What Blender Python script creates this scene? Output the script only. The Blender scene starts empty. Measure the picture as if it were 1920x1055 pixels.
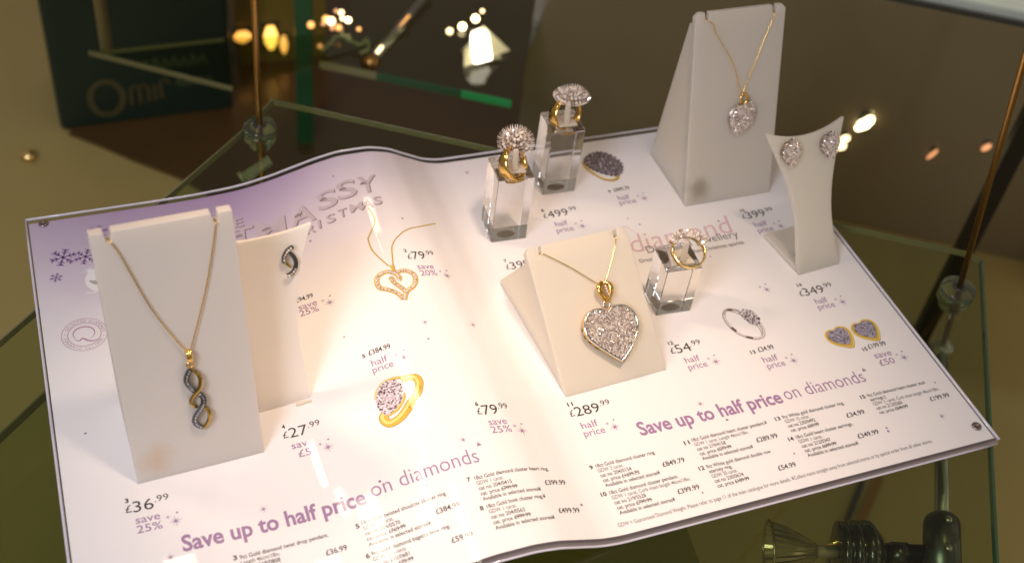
import bpy, bmesh, math, random
from mathutils import Vector, Matrix
random.seed(7)
SC = bpy.context.scene
COL = SC.collection
R = math.radians

# ------------------------------------------------------------------ camera
cd = bpy.data.cameras.new('camera'); cam = bpy.data.objects.new('camera', cd); COL.objects.link(cam)
cam.location = (0.0323123, -0.2398879, 0.4313018)
cam.rotation_euler = (0.7927537, -0.1064205, -0.3511025)
cd.sensor_width = 36; cd.sensor_fit = 'HORIZONTAL'; cd.lens = 2262.17 / 1920 * 36
cd.clip_start = .01; cd.clip_end = 50
cd.dof.use_dof = True; cd.dof.focus_distance = .56; cd.dof.aperture_fstop = 8
SC.camera = cam

# ------------------------------------------------------------------ world, lamps, exposure
SC.view_settings.view_transform = 'Standard'; SC.view_settings.look = 'None'
SC.view_settings.exposure = 0; SC.view_settings.gamma = 1
SC.view_settings.use_curve_mapping = False
SC.cycles.use_denoising = True
SC.cycles.max_bounces = 14; SC.cycles.transmission_bounces = 10; SC.cycles.transparent_max_bounces = 16
SC.cycles.glossy_bounces = 5; SC.cycles.sample_clamp_indirect = 5; SC.cycles.blur_glossy = .5

W = bpy.data.worlds.new('World'); SC.world = W; W.use_nodes = True
nt = W.node_tree; N = nt.nodes; K = nt.links
bg = N['Background']
tc = N.new('ShaderNodeTexCoord')
vor = N.new('ShaderNodeTexVoronoi'); vor.inputs['Scale'].default_value = 4.2  # bright spots added to the world for sparkle in the stones
K.new(tc.outputs['Generated'], vor.inputs['Vector'])
rp = N.new('ShaderNodeValToRGB')
rp.color_ramp.elements[0].position = .17; rp.color_ramp.elements[0].color = (1, .86, .66, 1)
rp.color_ramp.elements[1].position = .21; rp.color_ramp.elements[1].color = (0, 0, 0, 1)
K.new(vor.outputs['Distance'], rp.inputs['Fac'])
sp = N.new('ShaderNodeSeparateXYZ'); K.new(tc.outputs['Generated'], sp.inputs[0])
lt = N.new('ShaderNodeMath'); lt.operation = 'LESS_THAN'; lt.inputs[1].default_value = .05
K.new(sp.outputs['Y'], lt.inputs[0])
mul = N.new('ShaderNodeMix'); mul.data_type = 'RGBA'
mul.inputs['A'].default_value = (0, 0, 0, 1)
K.new(lt.outputs[0], mul.inputs['Factor']); K.new(rp.outputs['Color'], mul.inputs['B'])
sc_ = N.new('ShaderNodeVectorMath'); sc_.operation = 'SCALE'; sc_.inputs['Scale'].default_value = 5.0
K.new(mul.outputs['Result'], sc_.inputs[0])
ad = N.new('ShaderNodeVectorMath'); ad.operation = 'ADD'; ad.inputs[1].default_value = (.215, .178, .145)
K.new(sc_.outputs[0], ad.inputs[0]); K.new(ad.outputs[0], bg.inputs['Color'])
bg.inputs['Strength'].default_value = 1.0

def spot(name, loc, target, power, color, radius, size, blend=1.0):
    l = bpy.data.lights.new(name, 'SPOT'); o = bpy.data.objects.new(name, l); COL.objects.link(o)
    o.location = loc; o.rotation_euler = (Vector(target) - Vector(loc)).to_track_quat('-Z', 'Y').to_euler()
    l.energy = power; l.color = color; l.shadow_soft_size = radius; l.spot_size = R(size); l.spot_blend = blend
    return o
def area(name, loc, target, power, color, sx, sy):
    l = bpy.data.lights.new(name, 'AREA'); o = bpy.data.objects.new(name, l); COL.objects.link(o)
    o.location = loc; o.rotation_euler = (Vector(target) - Vector(loc)).to_track_quat('-Z', 'Y').to_euler()
    l.energy = power; l.color = color; l.shape = 'RECTANGLE'; l.size = sx; l.size_y = sy
    return o
spot('halogen_spot', (-.13, .36, .46), (.205, .08, 0), 7, (1, .73, .52), .045, 34)
spot('halogen_spot', (.30, .02, .85), (.20, .075, 0), 21, (1, .75, .575), .05, 31)
area('cool_fill', (-.50, -.42, .75), (.05, .08, 0), 7.5, (.82, .85, 1), .35, .35)  # added cool fill light from the front left

for x_, y_, z_, p_, sx_, sy_ in ((.093, .585, .7, .13, .020, .085), (.020, .455, .7, .065, .016, .075), (.122, .395, .7, .05, .008, .085), (.365, .90, .72, .035, .018, .05), (.345, .86, .72, .02, .008, .05), (.055, .505, .7, .035, .03, .03)):
    area('ceiling_tube', (x_, y_, z_), (x_, y_ - .35, 0), p_, (1, .86, .62), sx_, sy_)
spot('counter_fill', (1.0, .75, .5), (.95, .6, -.08), 6, (.93, 1, .92), .03, 60)  # added spot that brightens the white counter
# ------------------------------------------------------------------ helpers
def setp(o, label=None, cat=None, group=None, kind=None):
    if label: o['label'] = label
    if cat: o['category'] = cat
    if group: o['group'] = group
    if kind: o['kind'] = kind
    return o
def thing(name, label, cat, loc, group=None):
    o = bpy.data.objects.new(name, None); COL.objects.link(o); o.location = loc; o.empty_display_size = .01
    return setp(o, label, cat, group)
def wloc(p):
    v = Vector((0, 0, 0))
    while p is not None: v += p.location; p = p.parent
    return v
class MB:
    def __init__(s): s.v = []; s.f = []; s.m = []; s.mi = 0
    def add(s, vs, fs):
        b = len(s.v); s.v += [tuple(v) for v in vs]
        for f in fs: s.f.append(tuple(i + b for i in f)); s.m.append(s.mi)
    def box(s, c, d, M=None):
        vs = [Vector((x * d[0] / 2, y * d[1] / 2, z * d[2] / 2)) for x in (-1, 1) for y in (-1, 1) for z in (-1, 1)]
        if M is not None: vs = [M @ v for v in vs]
        s.add([v + Vector(c) for v in vs], [(0, 1, 3, 2), (4, 6, 7, 5), (0, 4, 5, 1), (2, 3, 7, 6), (0, 2, 6, 4), (1, 5, 7, 3)])
    def prism(s, pts, h):            # closed polygon of 3-D points, extruded by vector h
        n = len(pts); p = [Vector(q) for q in pts]; h = Vector(h)
        s.add(p + [q + h for q in p], [tuple(range(n))[::-1], tuple(range(n, 2 * n))] + [(i, (i + 1) % n, n + (i + 1) % n, n + i) for i in range(n)])
    def tube(s, path, r, seg=8, closed=False, cap=True):
        p = [Vector(q) for q in path]; n = len(p)
        rr = r if isinstance(r, (list, tuple)) else [r] * n
        T = []
        for i in range(n):
            a = p[i - 1] if (i > 0 or closed) else p[i]; b = p[(i + 1) % n] if (i < n - 1 or closed) else p[i]
            T.append((b - a).normalized())
        ref = Vector((0, 0, 1)) if abs(T[0].z) < .9 else Vector((1, 0, 0))
        u = T[0].cross(ref).normalized(); vs = []
        for i in range(n):
            u = (u - T[i] * u.dot(T[i])).normalized(); w = T[i].cross(u)
            for k in range(seg):
                a = 2 * math.pi * k / seg; vs.append(p[i] + (u * math.cos(a) + w * math.sin(a)) * rr[i])
        fs = []
        for i in range(n if closed else n - 1):
            j = (i + 1) % n
            for k in range(seg): fs.append((i * seg + k, i * seg + (k + 1) % seg, j * seg + (k + 1) % seg, j * seg + k))
        if cap and not closed: fs += [tuple(range(seg))[::-1], tuple(range((n - 1) * seg, n * seg))]
        s.add(vs, fs)
    def lathe(s, prof, o, axis, seg=24):   # prof: (distance along axis, radius)
        o = Vector(o); a = Vector(axis).normalized(); u = a.orthogonal().normalized(); w = a.cross(u); vs = []
        for d, r in prof:
            for k in range(seg):
                t = 2 * math.pi * k / seg; vs.append(o + a * d + (u * math.cos(t) + w * math.sin(t)) * max(r, 1e-6))
        fs = []
        for i in range(len(prof) - 1):
            for k in range(seg): fs.append((i * seg + k, i * seg + (k + 1) % seg, (i + 1) * seg + (k + 1) % seg, (i + 1) * seg + k))
        fs += [tuple(range(seg))[::-1], tuple(range((len(prof) - 1) * seg, len(prof) * seg))]
        s.add(vs, fs)
    def ball(s, c, r, seg=8, rings=5):
        s.lathe([(-math.cos(math.pi * i / rings) * r, math.sin(math.pi * i / rings) * r) for i in range(rings + 1)], c, (0, 0, 1), seg)
    def gem(s, c, n, r, h=.8, seg=6):      # small faceted stone: girdle, crown, table
        c = Vector(c); n = Vector(n).normalized(); u = n.orthogonal().normalized(); w = n.cross(u)
        a0 = random.random() * 6.28; vs = []
        tl = u * random.uniform(-.28, .28) + w * random.uniform(-.28, .28)
        for rr, hh in ((.55, -.45), (1, .1), (.55, h)):
            for k in range(seg):
                t = a0 + 2 * math.pi * (k + (.5 if rr < 1 and hh > 0 else 0)) / seg
                q = (u * math.cos(t) + w * math.sin(t)) * rr * r
                vs.append(c + q + n * (hh * r + (q.dot(tl) if hh > 0 else 0)))
        fs = []
        for i in range(2):
            for k in range(seg):
                A, B, C_, D_ = i * seg + k, i * seg + (k + 1) % seg, (i + 1) * seg + (k + 1) % seg, (i + 1) * seg + k
                fs += [(A, B, C_), (A, C_, D_)]
        fs.append(tuple(range(2 * seg, 3 * seg))); s.add(vs, fs)
def obj(name, mb, mats, parent=None, smooth=False, label=None, bevel=0):
    base = wloc(parent); me = bpy.data.meshes.new(name)
    me.from_pydata([tuple(Vector(v) - base) for v in mb.v], [], mb.f)
    for m in (mats if isinstance(mats, (list, tuple)) else [mats]): me.materials.append(m)
    for p, i in zip(me.polygons, mb.m): p.material_index = i; p.use_smooth = smooth
    bm = bmesh.new(); bm.from_mesh(me); bmesh.ops.recalc_face_normals(bm, faces=bm.faces)
    if bevel: bmesh.ops.bevel(bm, geom=[e for e in bm.edges if len(e.link_faces) == 2 and e.calc_face_angle() > .5], offset=bevel, segments=2, affect='EDGES', profile=.6)
    bm.to_mesh(me); bm.free()
    o = bpy.data.objects.new(name, me); COL.objects.link(o); o.parent = parent
    if label: o['label'] = label
    return o
def crom(pts, n=8, closed=False):
    P = [Vector(p) for p in pts]; L = len(P); out = []
    for i in range(L if closed else L - 1):
        if closed: a, b, c, d = P[i - 1], P[i], P[(i + 1) % L], P[(i + 2) % L]
        else: a, b, c, d = P[max(i - 1, 0)], P[i], P[i + 1], P[min(i + 2, L - 1)]
        for k in range(n):
            t = k / n
            out.append(.5 * (2 * b + (c - a) * t + (2 * a - 5 * b + 4 * c - d) * t * t + (3 * b - a - 3 * c + d) * t ** 3))
    if not closed: out.append(P[-1])
    return out

# ------------------------------------------------------------------ materials
def mat(name, col, rough=.5, metal=0, coat=0, trans=0, ior=1.49, sss=0, emit=None, es=0, spec=.5, bump=0, bscale=400, var=0, vscale=30, coatr=.05):
    m = bpy.data.materials.new(name); m.use_nodes = True; nt = m.node_tree; b = nt.nodes['Principled BSDF']
    b.inputs['Base Color'].default_value = (*col, 1); b.inputs['Roughness'].default_value = rough
    b.inputs['Metallic'].default_value = metal; b.inputs['Coat Weight'].default_value = coat; b.inputs['Coat Roughness'].default_value = coatr
    b.inputs['Transmission Weight'].default_value = trans; b.inputs['IOR'].default_value = ior
    b.inputs['Specular IOR Level'].default_value = spec
    if sss:
        b.inputs['Subsurface Weight'].default_value = sss; b.inputs['Subsurface Radius'].default_value = (1, .85, .6); b.inputs['Subsurface Scale'].default_value = .02
    if emit: b.inputs['Emission Color'].default_value = (*emit, 1); b.inputs['Emission Strength'].default_value = es
    if bump or var:
        tc = nt.nodes.new('ShaderNodeTexCoord')
    if bump:
        n = nt.nodes.new('ShaderNodeTexNoise'); n.inputs['Scale'].default_value = bscale; n.inputs['Detail'].default_value = 4
        bp = nt.nodes.new('ShaderNodeBump'); bp.inputs['Strength'].default_value = bump; bp.inputs['Distance'].default_value = .001
        nt.links.new(tc.outputs['Object'], n.inputs['Vector']); nt.links.new(n.outputs['Fac'], bp.inputs['Height']); nt.links.new(bp.outputs['Normal'], b.inputs['Normal'])
    if var:
        n = nt.nodes.new('ShaderNodeTexNoise'); n.inputs['Scale'].default_value = vscale; n.inputs['Detail'].default_value = 5
        mx = nt.nodes.new('ShaderNodeMix'); mx.data_type = 'RGBA'
        mx.inputs['A'].default_value = (*[c * (1 - var) for c in col], 1); mx.inputs['B'].default_value = (*[min(1, c * (1 + var)) for c in col], 1)
        nt.links.new(tc.outputs['Object'], n.inputs['Vector']); nt.links.new(n.outputs['Fac'], mx.inputs['Factor']); nt.links.new(mx.outputs['Result'], b.inputs['Base Color'])
    return m
def clear(name, tint, fres=.06, rough=.03, add=None):   # thin clear pane: lets light straight through, mirrors a little
    m = bpy.data.materials.new(name); m.use_nodes = True; nt = m.node_tree; n = nt.nodes; n.remove(n['Principled BSDF'])
    t = n.new('ShaderNodeBsdfTransparent'); t.inputs[0].default_value = (*tint, 1)
    g = n.new('ShaderNodeBsdfGlossy'); g.inputs['Roughness'].default_value = rough
    lw = n.new('ShaderNodeFresnel'); lw.inputs['IOR'].default_value = 1.5
    ge = n.new('ShaderNodeNewGeometry'); iv = n.new('ShaderNodeMath'); iv.operation = 'SUBTRACT'; iv.inputs[0].default_value = 1; nt.links.new(ge.outputs['Backfacing'], iv.inputs[1])
    pr = n.new('ShaderNodeMath'); pr.operation = 'MULTIPLY'; nt.links.new(lw.outputs[0], pr.inputs[0]); nt.links.new(iv.outputs[0], pr.inputs[1])
    mx = n.new('ShaderNodeMixShader'); nt.links.new(pr.outputs[0], mx.inputs[0]); nt.links.new(t.outputs[0], mx.inputs[1]); nt.links.new(g.outputs[0], mx.inputs[2])
    nt.links.new(mx.outputs[0], n['Material Output'].inputs[0]); return m
M = {}
M['gold'] = mat('gold', (.86, .56, .17), .14, 1)
M['oldgold'] = mat('old_gold', (.50, .33, .10), .2, 1)
M['goldlight'] = mat('pale_gold', (.92, .68, .30), .16, 1)
M['silver'] = mat('white_gold', (.86, .84, .80), .14, 1)
M['diamond'] = mat('diamond', (.90, .88, .88), .10, .35)
def stones(m, cols):
    nt = m.node_tree; g = nt.nodes.new('ShaderNodeNewGeometry'); r = nt.nodes.new('ShaderNodeValToRGB'); r.color_ramp.interpolation = 'CONSTANT'
    e = r.color_ramp.elements
    while len(e) < len(cols): e.new(.5)
    for i, c in enumerate(cols): e[i].position = i / len(cols); e[i].color = (c[0], c[1] * .95, c[2] * .89, 1)
    nt.links.new(g.outputs['Random Per Island'], r.inputs['Fac']); nt.links.new(r.outputs['Color'], nt.nodes['Principled BSDF'].inputs['Base Color'])
stones(M['diamond'], [(.95, .92, .90), (.62, .55, .52), (.95, .90, .86), (.48, .41, .38), (.95, .92, .92), (.72, .62, .52), (.95, .90, .86), (.62, .55, .54)])  # sparkle put into the colour: random light and dark stones
M['darkdiamond'] = mat('grey_diamond', (.14, .155, .17), .25, .9)
M['setting'] = mat('dark_setting', (.30, .24, .19), .35, .8)
M['chrome'] = mat('brushed_steel', (.50, .52, .50), .28, 1, bump=.1, bscale=900)
M['brass'] = mat('brass_rod', (.42, .23, .07), .32, 1)
M['black'] = mat('black_plastic', (.018, .02, .018), .22, 0, coat=.6)
M['nylon'] = mat('clear_nylon', (.72, .78, .66), .10, 0, trans=.97, ior=1.35)
M['glass'] = mat('clear_acrylic', (1, .985, .96), .0, 0, trans=1, ior=1.49)
M['pane'] = clear('shelf_glass', (.76, .805, .66))
M['dimedge'] = mat('dim_glass_edge', (.13, .125, .05), .3, 0)
M['gedge'] = mat('green_glass_edge', (.30, .28, .13), .15, 0, coat=.6, trans=.35)
M['darkedge'] = mat('dark_green_glass_edge', (.018, .085, .036), .12, 0, coat=.5)
M['brightedge'] = mat('bright_green_glass_edge', (.02, .34, .09), .2, 0, coat=.5)
M['acr'] = clear('acrylic_sheet', (.93, .93, .95))
M['acredge'] = mat('polished_acrylic_edge', (.80, .76, .84), .18, 0, coat=1, trans=.2)
M['acrface'] = mat('acrylic_cut_face', (.42, .34, .33), .25, 0, coat=.6)

# ------------------------------------------------------------------ the room below and behind
def floor_mat():
    return mat('beige_laminate', (.36, .285, .10), .45, bump=.05, bscale=60, var=.10, vscale=5)
mb = MB(); mb.box((.8, .9, -.31), (6, 6, .02)); setp(obj('floor', mb, floor_mat()), kind='structure')
mb = MB(); A = Vector((.235, .66, 0)); B = Vector((.43, .602, 0)); D_ = Vector((.16, .80, 0))
mb.prism([Vector((x_, y_, -.2995)) for x_, y_ in ((.024, .716), (.055, .686), (.075, .665), (.112, .63), (.16, .56), (.43, .45), (.435, .600), (.60, .80), (.40, 1.45), (.20, 1.45), (.19, .86), (.10, .83))], (0, 0, .003))  # left part of the outline stands in for the bag's shadow
setp(obj('base_board_and_shadow', mb, mat('dark_wood_and_shadow', (.070, .036, .009), .4, coat=.15, bump=.1, bscale=80, var=.3, vscale=14), bevel=.001), 'dark brown wooden base board under the bag and far glass cabinet, left part standing in for the shadow of the bag', 'base board')
# tall dark panel behind the catalogue
pu = Vector((.848, -.53, 0)); pn = Vector((.53, .848, 0)); pb = Vector((.4262, .6032, 0))
t = thing('dark_panel', 'tall dark brown glossy panel standing behind the heart pendant stand', 'panel', (pb.x, pb.y, -.3))
mb = MB(); mb.prism([pb + Vector((0, 0, -.2995)), pb + pu * 1.5 + Vector((0, 0, -.2995)), pb + pu * 1.5 + Vector((0, 0, -.064)), pb + Vector((0, 0, -.064))], pn * .006)
obj('panel_face', mb, mat('dark_laminate', (.17, .138, .072), .40, coat=.9, var=.22, vscale=5, coatr=.07), t, bevel=.0015)
mb = MB(); mb.prism([pb + Vector((0, 0, -.0638)), pb + pu * 1.5 + Vector((0, 0, -.0638)), pb + pu * 1.5 + Vector((0, 0, -.0615)), pb + Vector((0, 0, -.0615))], pn * .007)
obj('top_trim', mb, mat('dark_trim', (.02, .022, .018), .3), t)
# pale counter beyond the panel
q = pb + pn * .03
mb = MB(); mb.prism([q + pu * .2 + Vector((0, 0, -.085)), q + pu * 1.8 + Vector((0, 0, -.085)), q + pu * 1.8 + pn * .7 + Vector((0, 0, -.085)), q + pu * .2 + pn * .7 + Vector((0, 0, -.085))], (0, 0, .02))
t = thing('white_counter', 'pale greenish white counter top beyond the dark panel, top right corner', 'counter', (q.x + .8, q.y, -.3))
obj('counter_top', mb, mat('white_laminate', (.70, .76, .66), .3, coat=.5), t, bevel=.003)
mb = MB(); q2 = q + pn * .03
mb.prism([q2 + pu * .25 + Vector((0, 0, -.2995)), q2 + pu * 1.75 + Vector((0, 0, -.2995)), q2 + pu * 1.75 + pn * .6 + Vector((0, 0, -.2995)), q2 + pu * .25 + pn * .6 + Vector((0, 0, -.2995))], (0, 0, .214))
obj('counter_base', mb, mat('grey_laminate', (.2, .2, .16), .4), t)
# glints and lamp reflections in the panel, built as glowing shapes
def glowmat(name, c, s): return mat(name, (.8, .7, .5), .4, emit=c, es=s)
GW = glowmat('hot_glint', (1, .80, .42), 8); GO = glowmat('amber_glint', (1, .42, .07), 1.8); GY = glowmat('warm_glint', (1, .78, .40), 4); GR = glowmat('copper_glint', (1, .33, .10), .9)  # glow colours of the painted glints and reflections
fr = mat('dark_glint_rim', (.03, .03, .025), .3)
for a, z, r, h, mm, lab in ((.3077, -.1828, .0055, .019, GW, 'brightest round lamp reflection, a glowing shape on the dark panel'), (.296, -.203, .0036, .008, GY, 'small upper pale glint of the pair left of the brightest one'), (.2955, -.212, .0036, .008, GY, 'small lower pale glint of the pair left of the brightest one'), (.3735, -.2, .0018, .013, GR, 'thin coppery glint strip low on the dark panel'), (.4145, -.181, .003, .009, GR, 'coppery glint beside the dark post at the right')):
    c = pb + pu * a + Vector((0, 0, z)); t = thing('panel_glint', lab, 'lamp', c, 'glints on the dark panel built as glowing shapes')
    mb = MB(); mb.prism([c - pn * .003 + pu * (r * 1.1 * math.cos(k * .524)) + Vector((0, 0, (h / 2 + .001) * math.sin(k * .524))) for k in range(12)], pn * .0025); obj('glint_rim', mb, fr, t)
    mb = MB(); n_ = 14
    mb.prism([c - pn * .005 + pu * (r * .9 * math.cos(k * 6.2832 / n_) * (1 + .2 * math.sin(3 * k))) + Vector((.0, 0, h / 2 * .9 * math.sin(k * 6.2832 / n_))) + pu * (h * .22 * math.sin(k * 6.2832 / n_)) for k in range(n_)], pn * .0018); obj('bulb', mb, mm, t)  # the glint itself, an emissive shape and no real bulb
# dark post, and a copper bowl added for the orange glow, at the right
t = thing('steel_post', 'dark vertical post rising at the right edge of the photo', 'post', (.65, .25, -.3))
mb = MB(); mb.box((.662, .262, .03), (.013, .013, .655), Matrix.Rotation(R(-32), 3, 'Z')); obj('post_body', mb, mat('dark_bronze', (.008, .007, .005), .4), t, bevel=.001)
mb = MB(); mb.box((.662, .262, -.297), (.04, .04, .005), Matrix.Rotation(R(-32), 3, 'Z')); obj('foot_plate', mb, M['black'], t, bevel=.001)
mb = MB(); mb.lathe([(0, .022), (.012, .028), (.02, .03), (.05, .03), (.058, .022)], (.86, .31, -.2985), (0, 0, 1), 24)  # bowl shape added to give the orange glow
setp(obj('copper_glow_bowl', mb, mat('copper', (.75, .26, .09), .3, 1), smooth=True), 'small copper coloured bowl added for an orange glow beyond the right hand post', 'bowl')

# ------------------------------------------------------------------ left background: carrier bag, panes, far cabinet
t = thing('carrier_bag', 'dark green black carrier bag with pale round logo, standing far left', 'bag', (.10, .722, -.3))
BY = .722
mb = MB(); mb.prism([(.018, BY, -.2995), (.178, BY, -.2995), (.183, BY, .12), (.022, BY, .12)], (0, .09, 0)); obj('bag_body', mb, mat('dark_green_paper', (.004, .016, .008), .5, coat=.1, var=.4, vscale=20), t, bevel=.006)
mb = MB(); mb.tube([(.075 + .035 * math.cos(a), BY - .001, .13 + .05 * math.sin(a)) for a in [math.pi * k / 16 for k in range(17)]], .003, 8); obj('bag_handle', mb, mat('dark_cord', (.02, .03, .02), .7), t, True)
LG = mat('pale_logo_print', (.055, .048, .014), .6); LG2 = mat('green_logo_print', (.05, .075, .03), .6)
def flat_ring(mb, cx, cz, rx, rz, w, y, tilt=0, a0=0, a1=6.2832, n=40):
    P_ = []
    for k in range(n + 1):
        a = a0 + (a1 - a0) * k / n
        P_.append([(cx + (rx + d) * math.cos(a), y, cz + (rz + d) * math.sin(a)) for d in (-w / 2, w / 2)])
    for k in range(n): mb.add([P_[k][0], P_[k][1], P_[k + 1][1], P_[k + 1][0]], [(0, 1, 2, 3)])
y = BY - .0012
mb = MB(); flat_ring(mb, .0625, -.2665, .0145, .0185, .0062, y)
# joined letters after the ring
def stroke(mb, pts, w, y):
    P_ = crom([(a, y, b) for a, b in pts], 5)
    for i in range(len(P_) - 1):
        d = (P_[i + 1] - P_[i]).normalized(); nn = Vector((-d.z, 0, d.x)) * w / 2
        mb.add([P_[i] - nn, P_[i] + nn, P_[i + 1] + nn, P_[i + 1] - nn], [(0, 1, 2, 3)])
for pts in ([(.084, -.278), (.085, -.259), (.089, -.257), (.092, -.262), (.092, -.277)], [(.092, -.262), (.096, -.256), (.100, -.261), (.100, -.276)], [(.106, -.275), (.106, -.257)], [(.112, -.274), (.112, -.256), (.117, -.253), (.120, -.259)]): stroke(mb, pts, .0036, y)
obj('round_logo', mb, LG, t)
mb = MB()
for k in range(7): stroke(mb, [(.098 + .0085 * k, -.240 - .001 * (k % 3)), (.101 + .0085 * k, -.230 + .002 * (k % 2)), (.104 + .0085 * k, -.241)], .0026, y)
for k in range(5): stroke(mb, [(.126 + .007 * k, -.262 - .001 * (k % 2)), (.129 + .007 * k, -.254), (.131 + .007 * k, -.263)], .0024, y)
obj('small_lettering', mb, LG2, t)
# soft pebble glint on the floor
mb = MB(); mb.lathe([(0, .004), (.003, .007), (.007, .006), (.009, .002)], (-.013, .688, -.2995), (0, 0, 1), 12); setp(obj('brass_stud', mb, M['goldlight'], smooth=True), 'small shiny brass stud on the beige floor, far left', 'stud')
def pane_shelf(name, label, cat, poly, z, th, edges, group=None, extra=None):
    c = sum((Vector((p[0], p[1], 0)) for p in poly), Vector()) / len(poly)
    t = thing(name, label, cat, (c.x, c.y, z - th), group)
    mb = MB(); b_ = .0006
    n = len(poly); ins = []
    for p in poly: v = Vector((p[0], p[1], 0)); ins.append(v + (c - v).normalized() * .0012)
    mb.prism([v + Vector((0, 0, z - th)) for v in ins], (0, 0, th)); obj('pane', mb, M['pane'], t)
    for i, mm in edges:
        a = Vector((poly[i][0], poly[i][1], 0)); b = Vector((poly[(i + 1) % n][0], poly[(i + 1) % n][1], 0)); d = (b - a).normalized(); nn = Vector((-d.y, d.x, 0))
        if (c - a).dot(nn) < 0: nn = -nn
        w = .0016
        mb = MB(); mb.prism([a + nn * w * 0 + Vector((0, 0, z - th)), a + nn * w + Vector((0, 0, z - th + .0004)), a + nn * w + Vector((0, 0, z + .0002)), a + Vector((0, 0, z - .0006))], b - a)
        obj('polished_edge', mb, M[mm], t)
    return t
t = pane_shelf('glass_shelf', 'glass shelf whose pale corner shows in front of the dark bag', 'glass shelf', [(.05, .5807), (.1526, .5807), (.30, .56), (.146, .5135)], -.12, .0035, [(0, 'dimedge'), (3, 'dimedge')])
mb = MB(); mb.tube([(.064, .583, -.125), (.064, .583, .20)], .0045, 12); setp(obj('steel_rod', mb, mat('pale_steel', (.5, .45, .3), .45, 1), smooth=True), 'thin upright rod rising before the dark carrier bag', 'rod')
mb = MB(); mb.prism([(.196, .79, -.2995), (.286, .79, -.2995), (.286, .79, .15), (.196, .79, .15)], (0, .03, 0)); setp(obj('olive_board', mb, mat('olive_gold_board', (.17, .125, .022), .4, coat=.3, var=.2, vscale=12), bevel=.001), 'olive gold upright board between the dark bag and green glass', 'board')
for i, (px, pz, w, h, mm, lab) in enumerate(((.2007, -.2595, .018, .012, GO, 'dim orange reflection left of the brass rod'), (.2286, -.2640, .014, .026, glowmat('gold_glint', (1, .52, .07), 2.6), 'brightest golden reflection on the olive board'), (.2415, -.2740, .008, .020, GO, 'narrow orange reflection beside the green glass post'))):
    c = Vector((px, .785, pz)); t = thing('amber_reflection', lab, 'lamp', c, 'amber reflections on the olive board built as glowing shapes')  # reflections on brass, put in as emissive shapes without real bulbs
    mb = MB(); mb.box(c + Vector((0, .003, 0)), (w * 1.15, .003, h * 1.15)); obj('glint_rim', mb, fr, t)
    mb = MB(); mb.lathe([(0, .35), (.3, .9), (.6, 1), (1, .55)], (0, 0, 0), (0, 0, 1), 14)
    m2 = MB(); m2.add([(c.x + v[0] * w / 2, c.y + v[1] * .004, c.z + (v[2] - .5) * h) for v in mb.v], mb.f); obj('bulb', m2, mm, t, True)  # glowing shape of the reflection, no real bulb
mb = MB(); mb.prism([(.2245, .655, -.2995), (.2395, .652, -.2995), (.2395, .652, .3), (.2245, .655, .3)], (.004, .012, 0)); setp(obj('green_glass_post', mb, M['darkedge'], bevel=.001), 'dark green edge of an upright glass pane behind the shelf', 'glass pane')
# far cabinet shelf with its things
a = Vector((.2288, .5787, 0)); b = Vector((.3672, .4938, 0)); d_ = (b - a); back = Vector((.10, .165, 0))
cshelf = thing('cabinet_shelf', 'glass cabinet shelf with bright green end, behind the ring blocks', 'glass shelf', (.33, .60, -.157))
mb = MB(); pts = [a, b, b + back, a + back]; mb.prism([p + Vector((0, 0, -.157)) for p in pts], (0, 0, .006)); obj('pane', mb, M['pane'], cshelf)
dn = d_.normalized(); nn = Vector((dn.y, -dn.x, 0)) * .002
for s0, s1, mm in ((0, .30, 'gedge'), (.302, .74, 'darkedge'), (.742, 1, 'brightedge')):
    mb = MB(); mb.prism([a + d_ * s0 + nn + Vector((0, 0, -.157)), a + d_ * s0 + Vector((0, 0, -.1572)), a + d_ * s0 + Vector((0, 0, -.1508)), a + d_ * s0 + nn + Vector((0, 0, -.151))], d_ * (s1 - s0)); obj('polished_edge', mb, M[mm], cshelf)
t = thing('slanted_rod', 'slanting steel rod with an orange glint on the far shelf', 'rod', (.2663, .5666, -.15))
mb = MB(); mb.tube([(.2665, .5655, -.1505), (.345, .652, -.1455)], .0042, 12); obj('rod_body', mb, mat('satin_steel', (.42, .42, .36), .3, 1), t, True)
mb = MB(); mb.lathe([(0, .0065), (.010, .0065)], (.2655, .5645, -.1515), (.0785, .0865, .005), 12); obj('end_cap', mb, M['brass'], t, True)
mb = MB(); mb.tube([(.291, .5905, -.1462), (.317, .6195, -.1445)], [.0008, .0014], 8); obj('glint_strip', mb, GO, t, True)  # orange highlight of the rod, put in as glowing strips
mb = MB(); mb.tube([(.2755, .5735, -.1465), (.282, .581, -.146)], .0014, 8); obj('glint_strip', mb, GY, t, True)
# bright faceted lamp
c = Vector((.3626, .5538, -.15)); t = thing('pyramid_lamp', 'glowing white pyramid shaped lamp on the far glass shelf', 'lamp', c)
ap = [(-.021, -.012, .002), (.026, .004, .002), (.006, .024, .002), (-.012, .014, .002)]
mb = MB(); P4 = [c + Vector(p) for p in ap]; top = c + Vector((-.001, .004, .030)); mb.add(P4 + [top], [(0, 1, 4), (1, 2, 4), (2, 3, 4), (3, 0, 4), (3, 2, 1, 0)])
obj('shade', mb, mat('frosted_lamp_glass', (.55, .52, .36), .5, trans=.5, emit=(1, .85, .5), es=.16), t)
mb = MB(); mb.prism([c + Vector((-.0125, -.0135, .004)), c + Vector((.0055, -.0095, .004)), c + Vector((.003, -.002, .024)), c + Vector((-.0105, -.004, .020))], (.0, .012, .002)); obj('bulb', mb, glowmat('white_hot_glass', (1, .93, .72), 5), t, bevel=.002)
mb = MB(); mb.box(c + Vector((0, .004, .0009)), (.03, .02, .0015)); obj('lamp_base', mb, M['chrome'], t)
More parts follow.
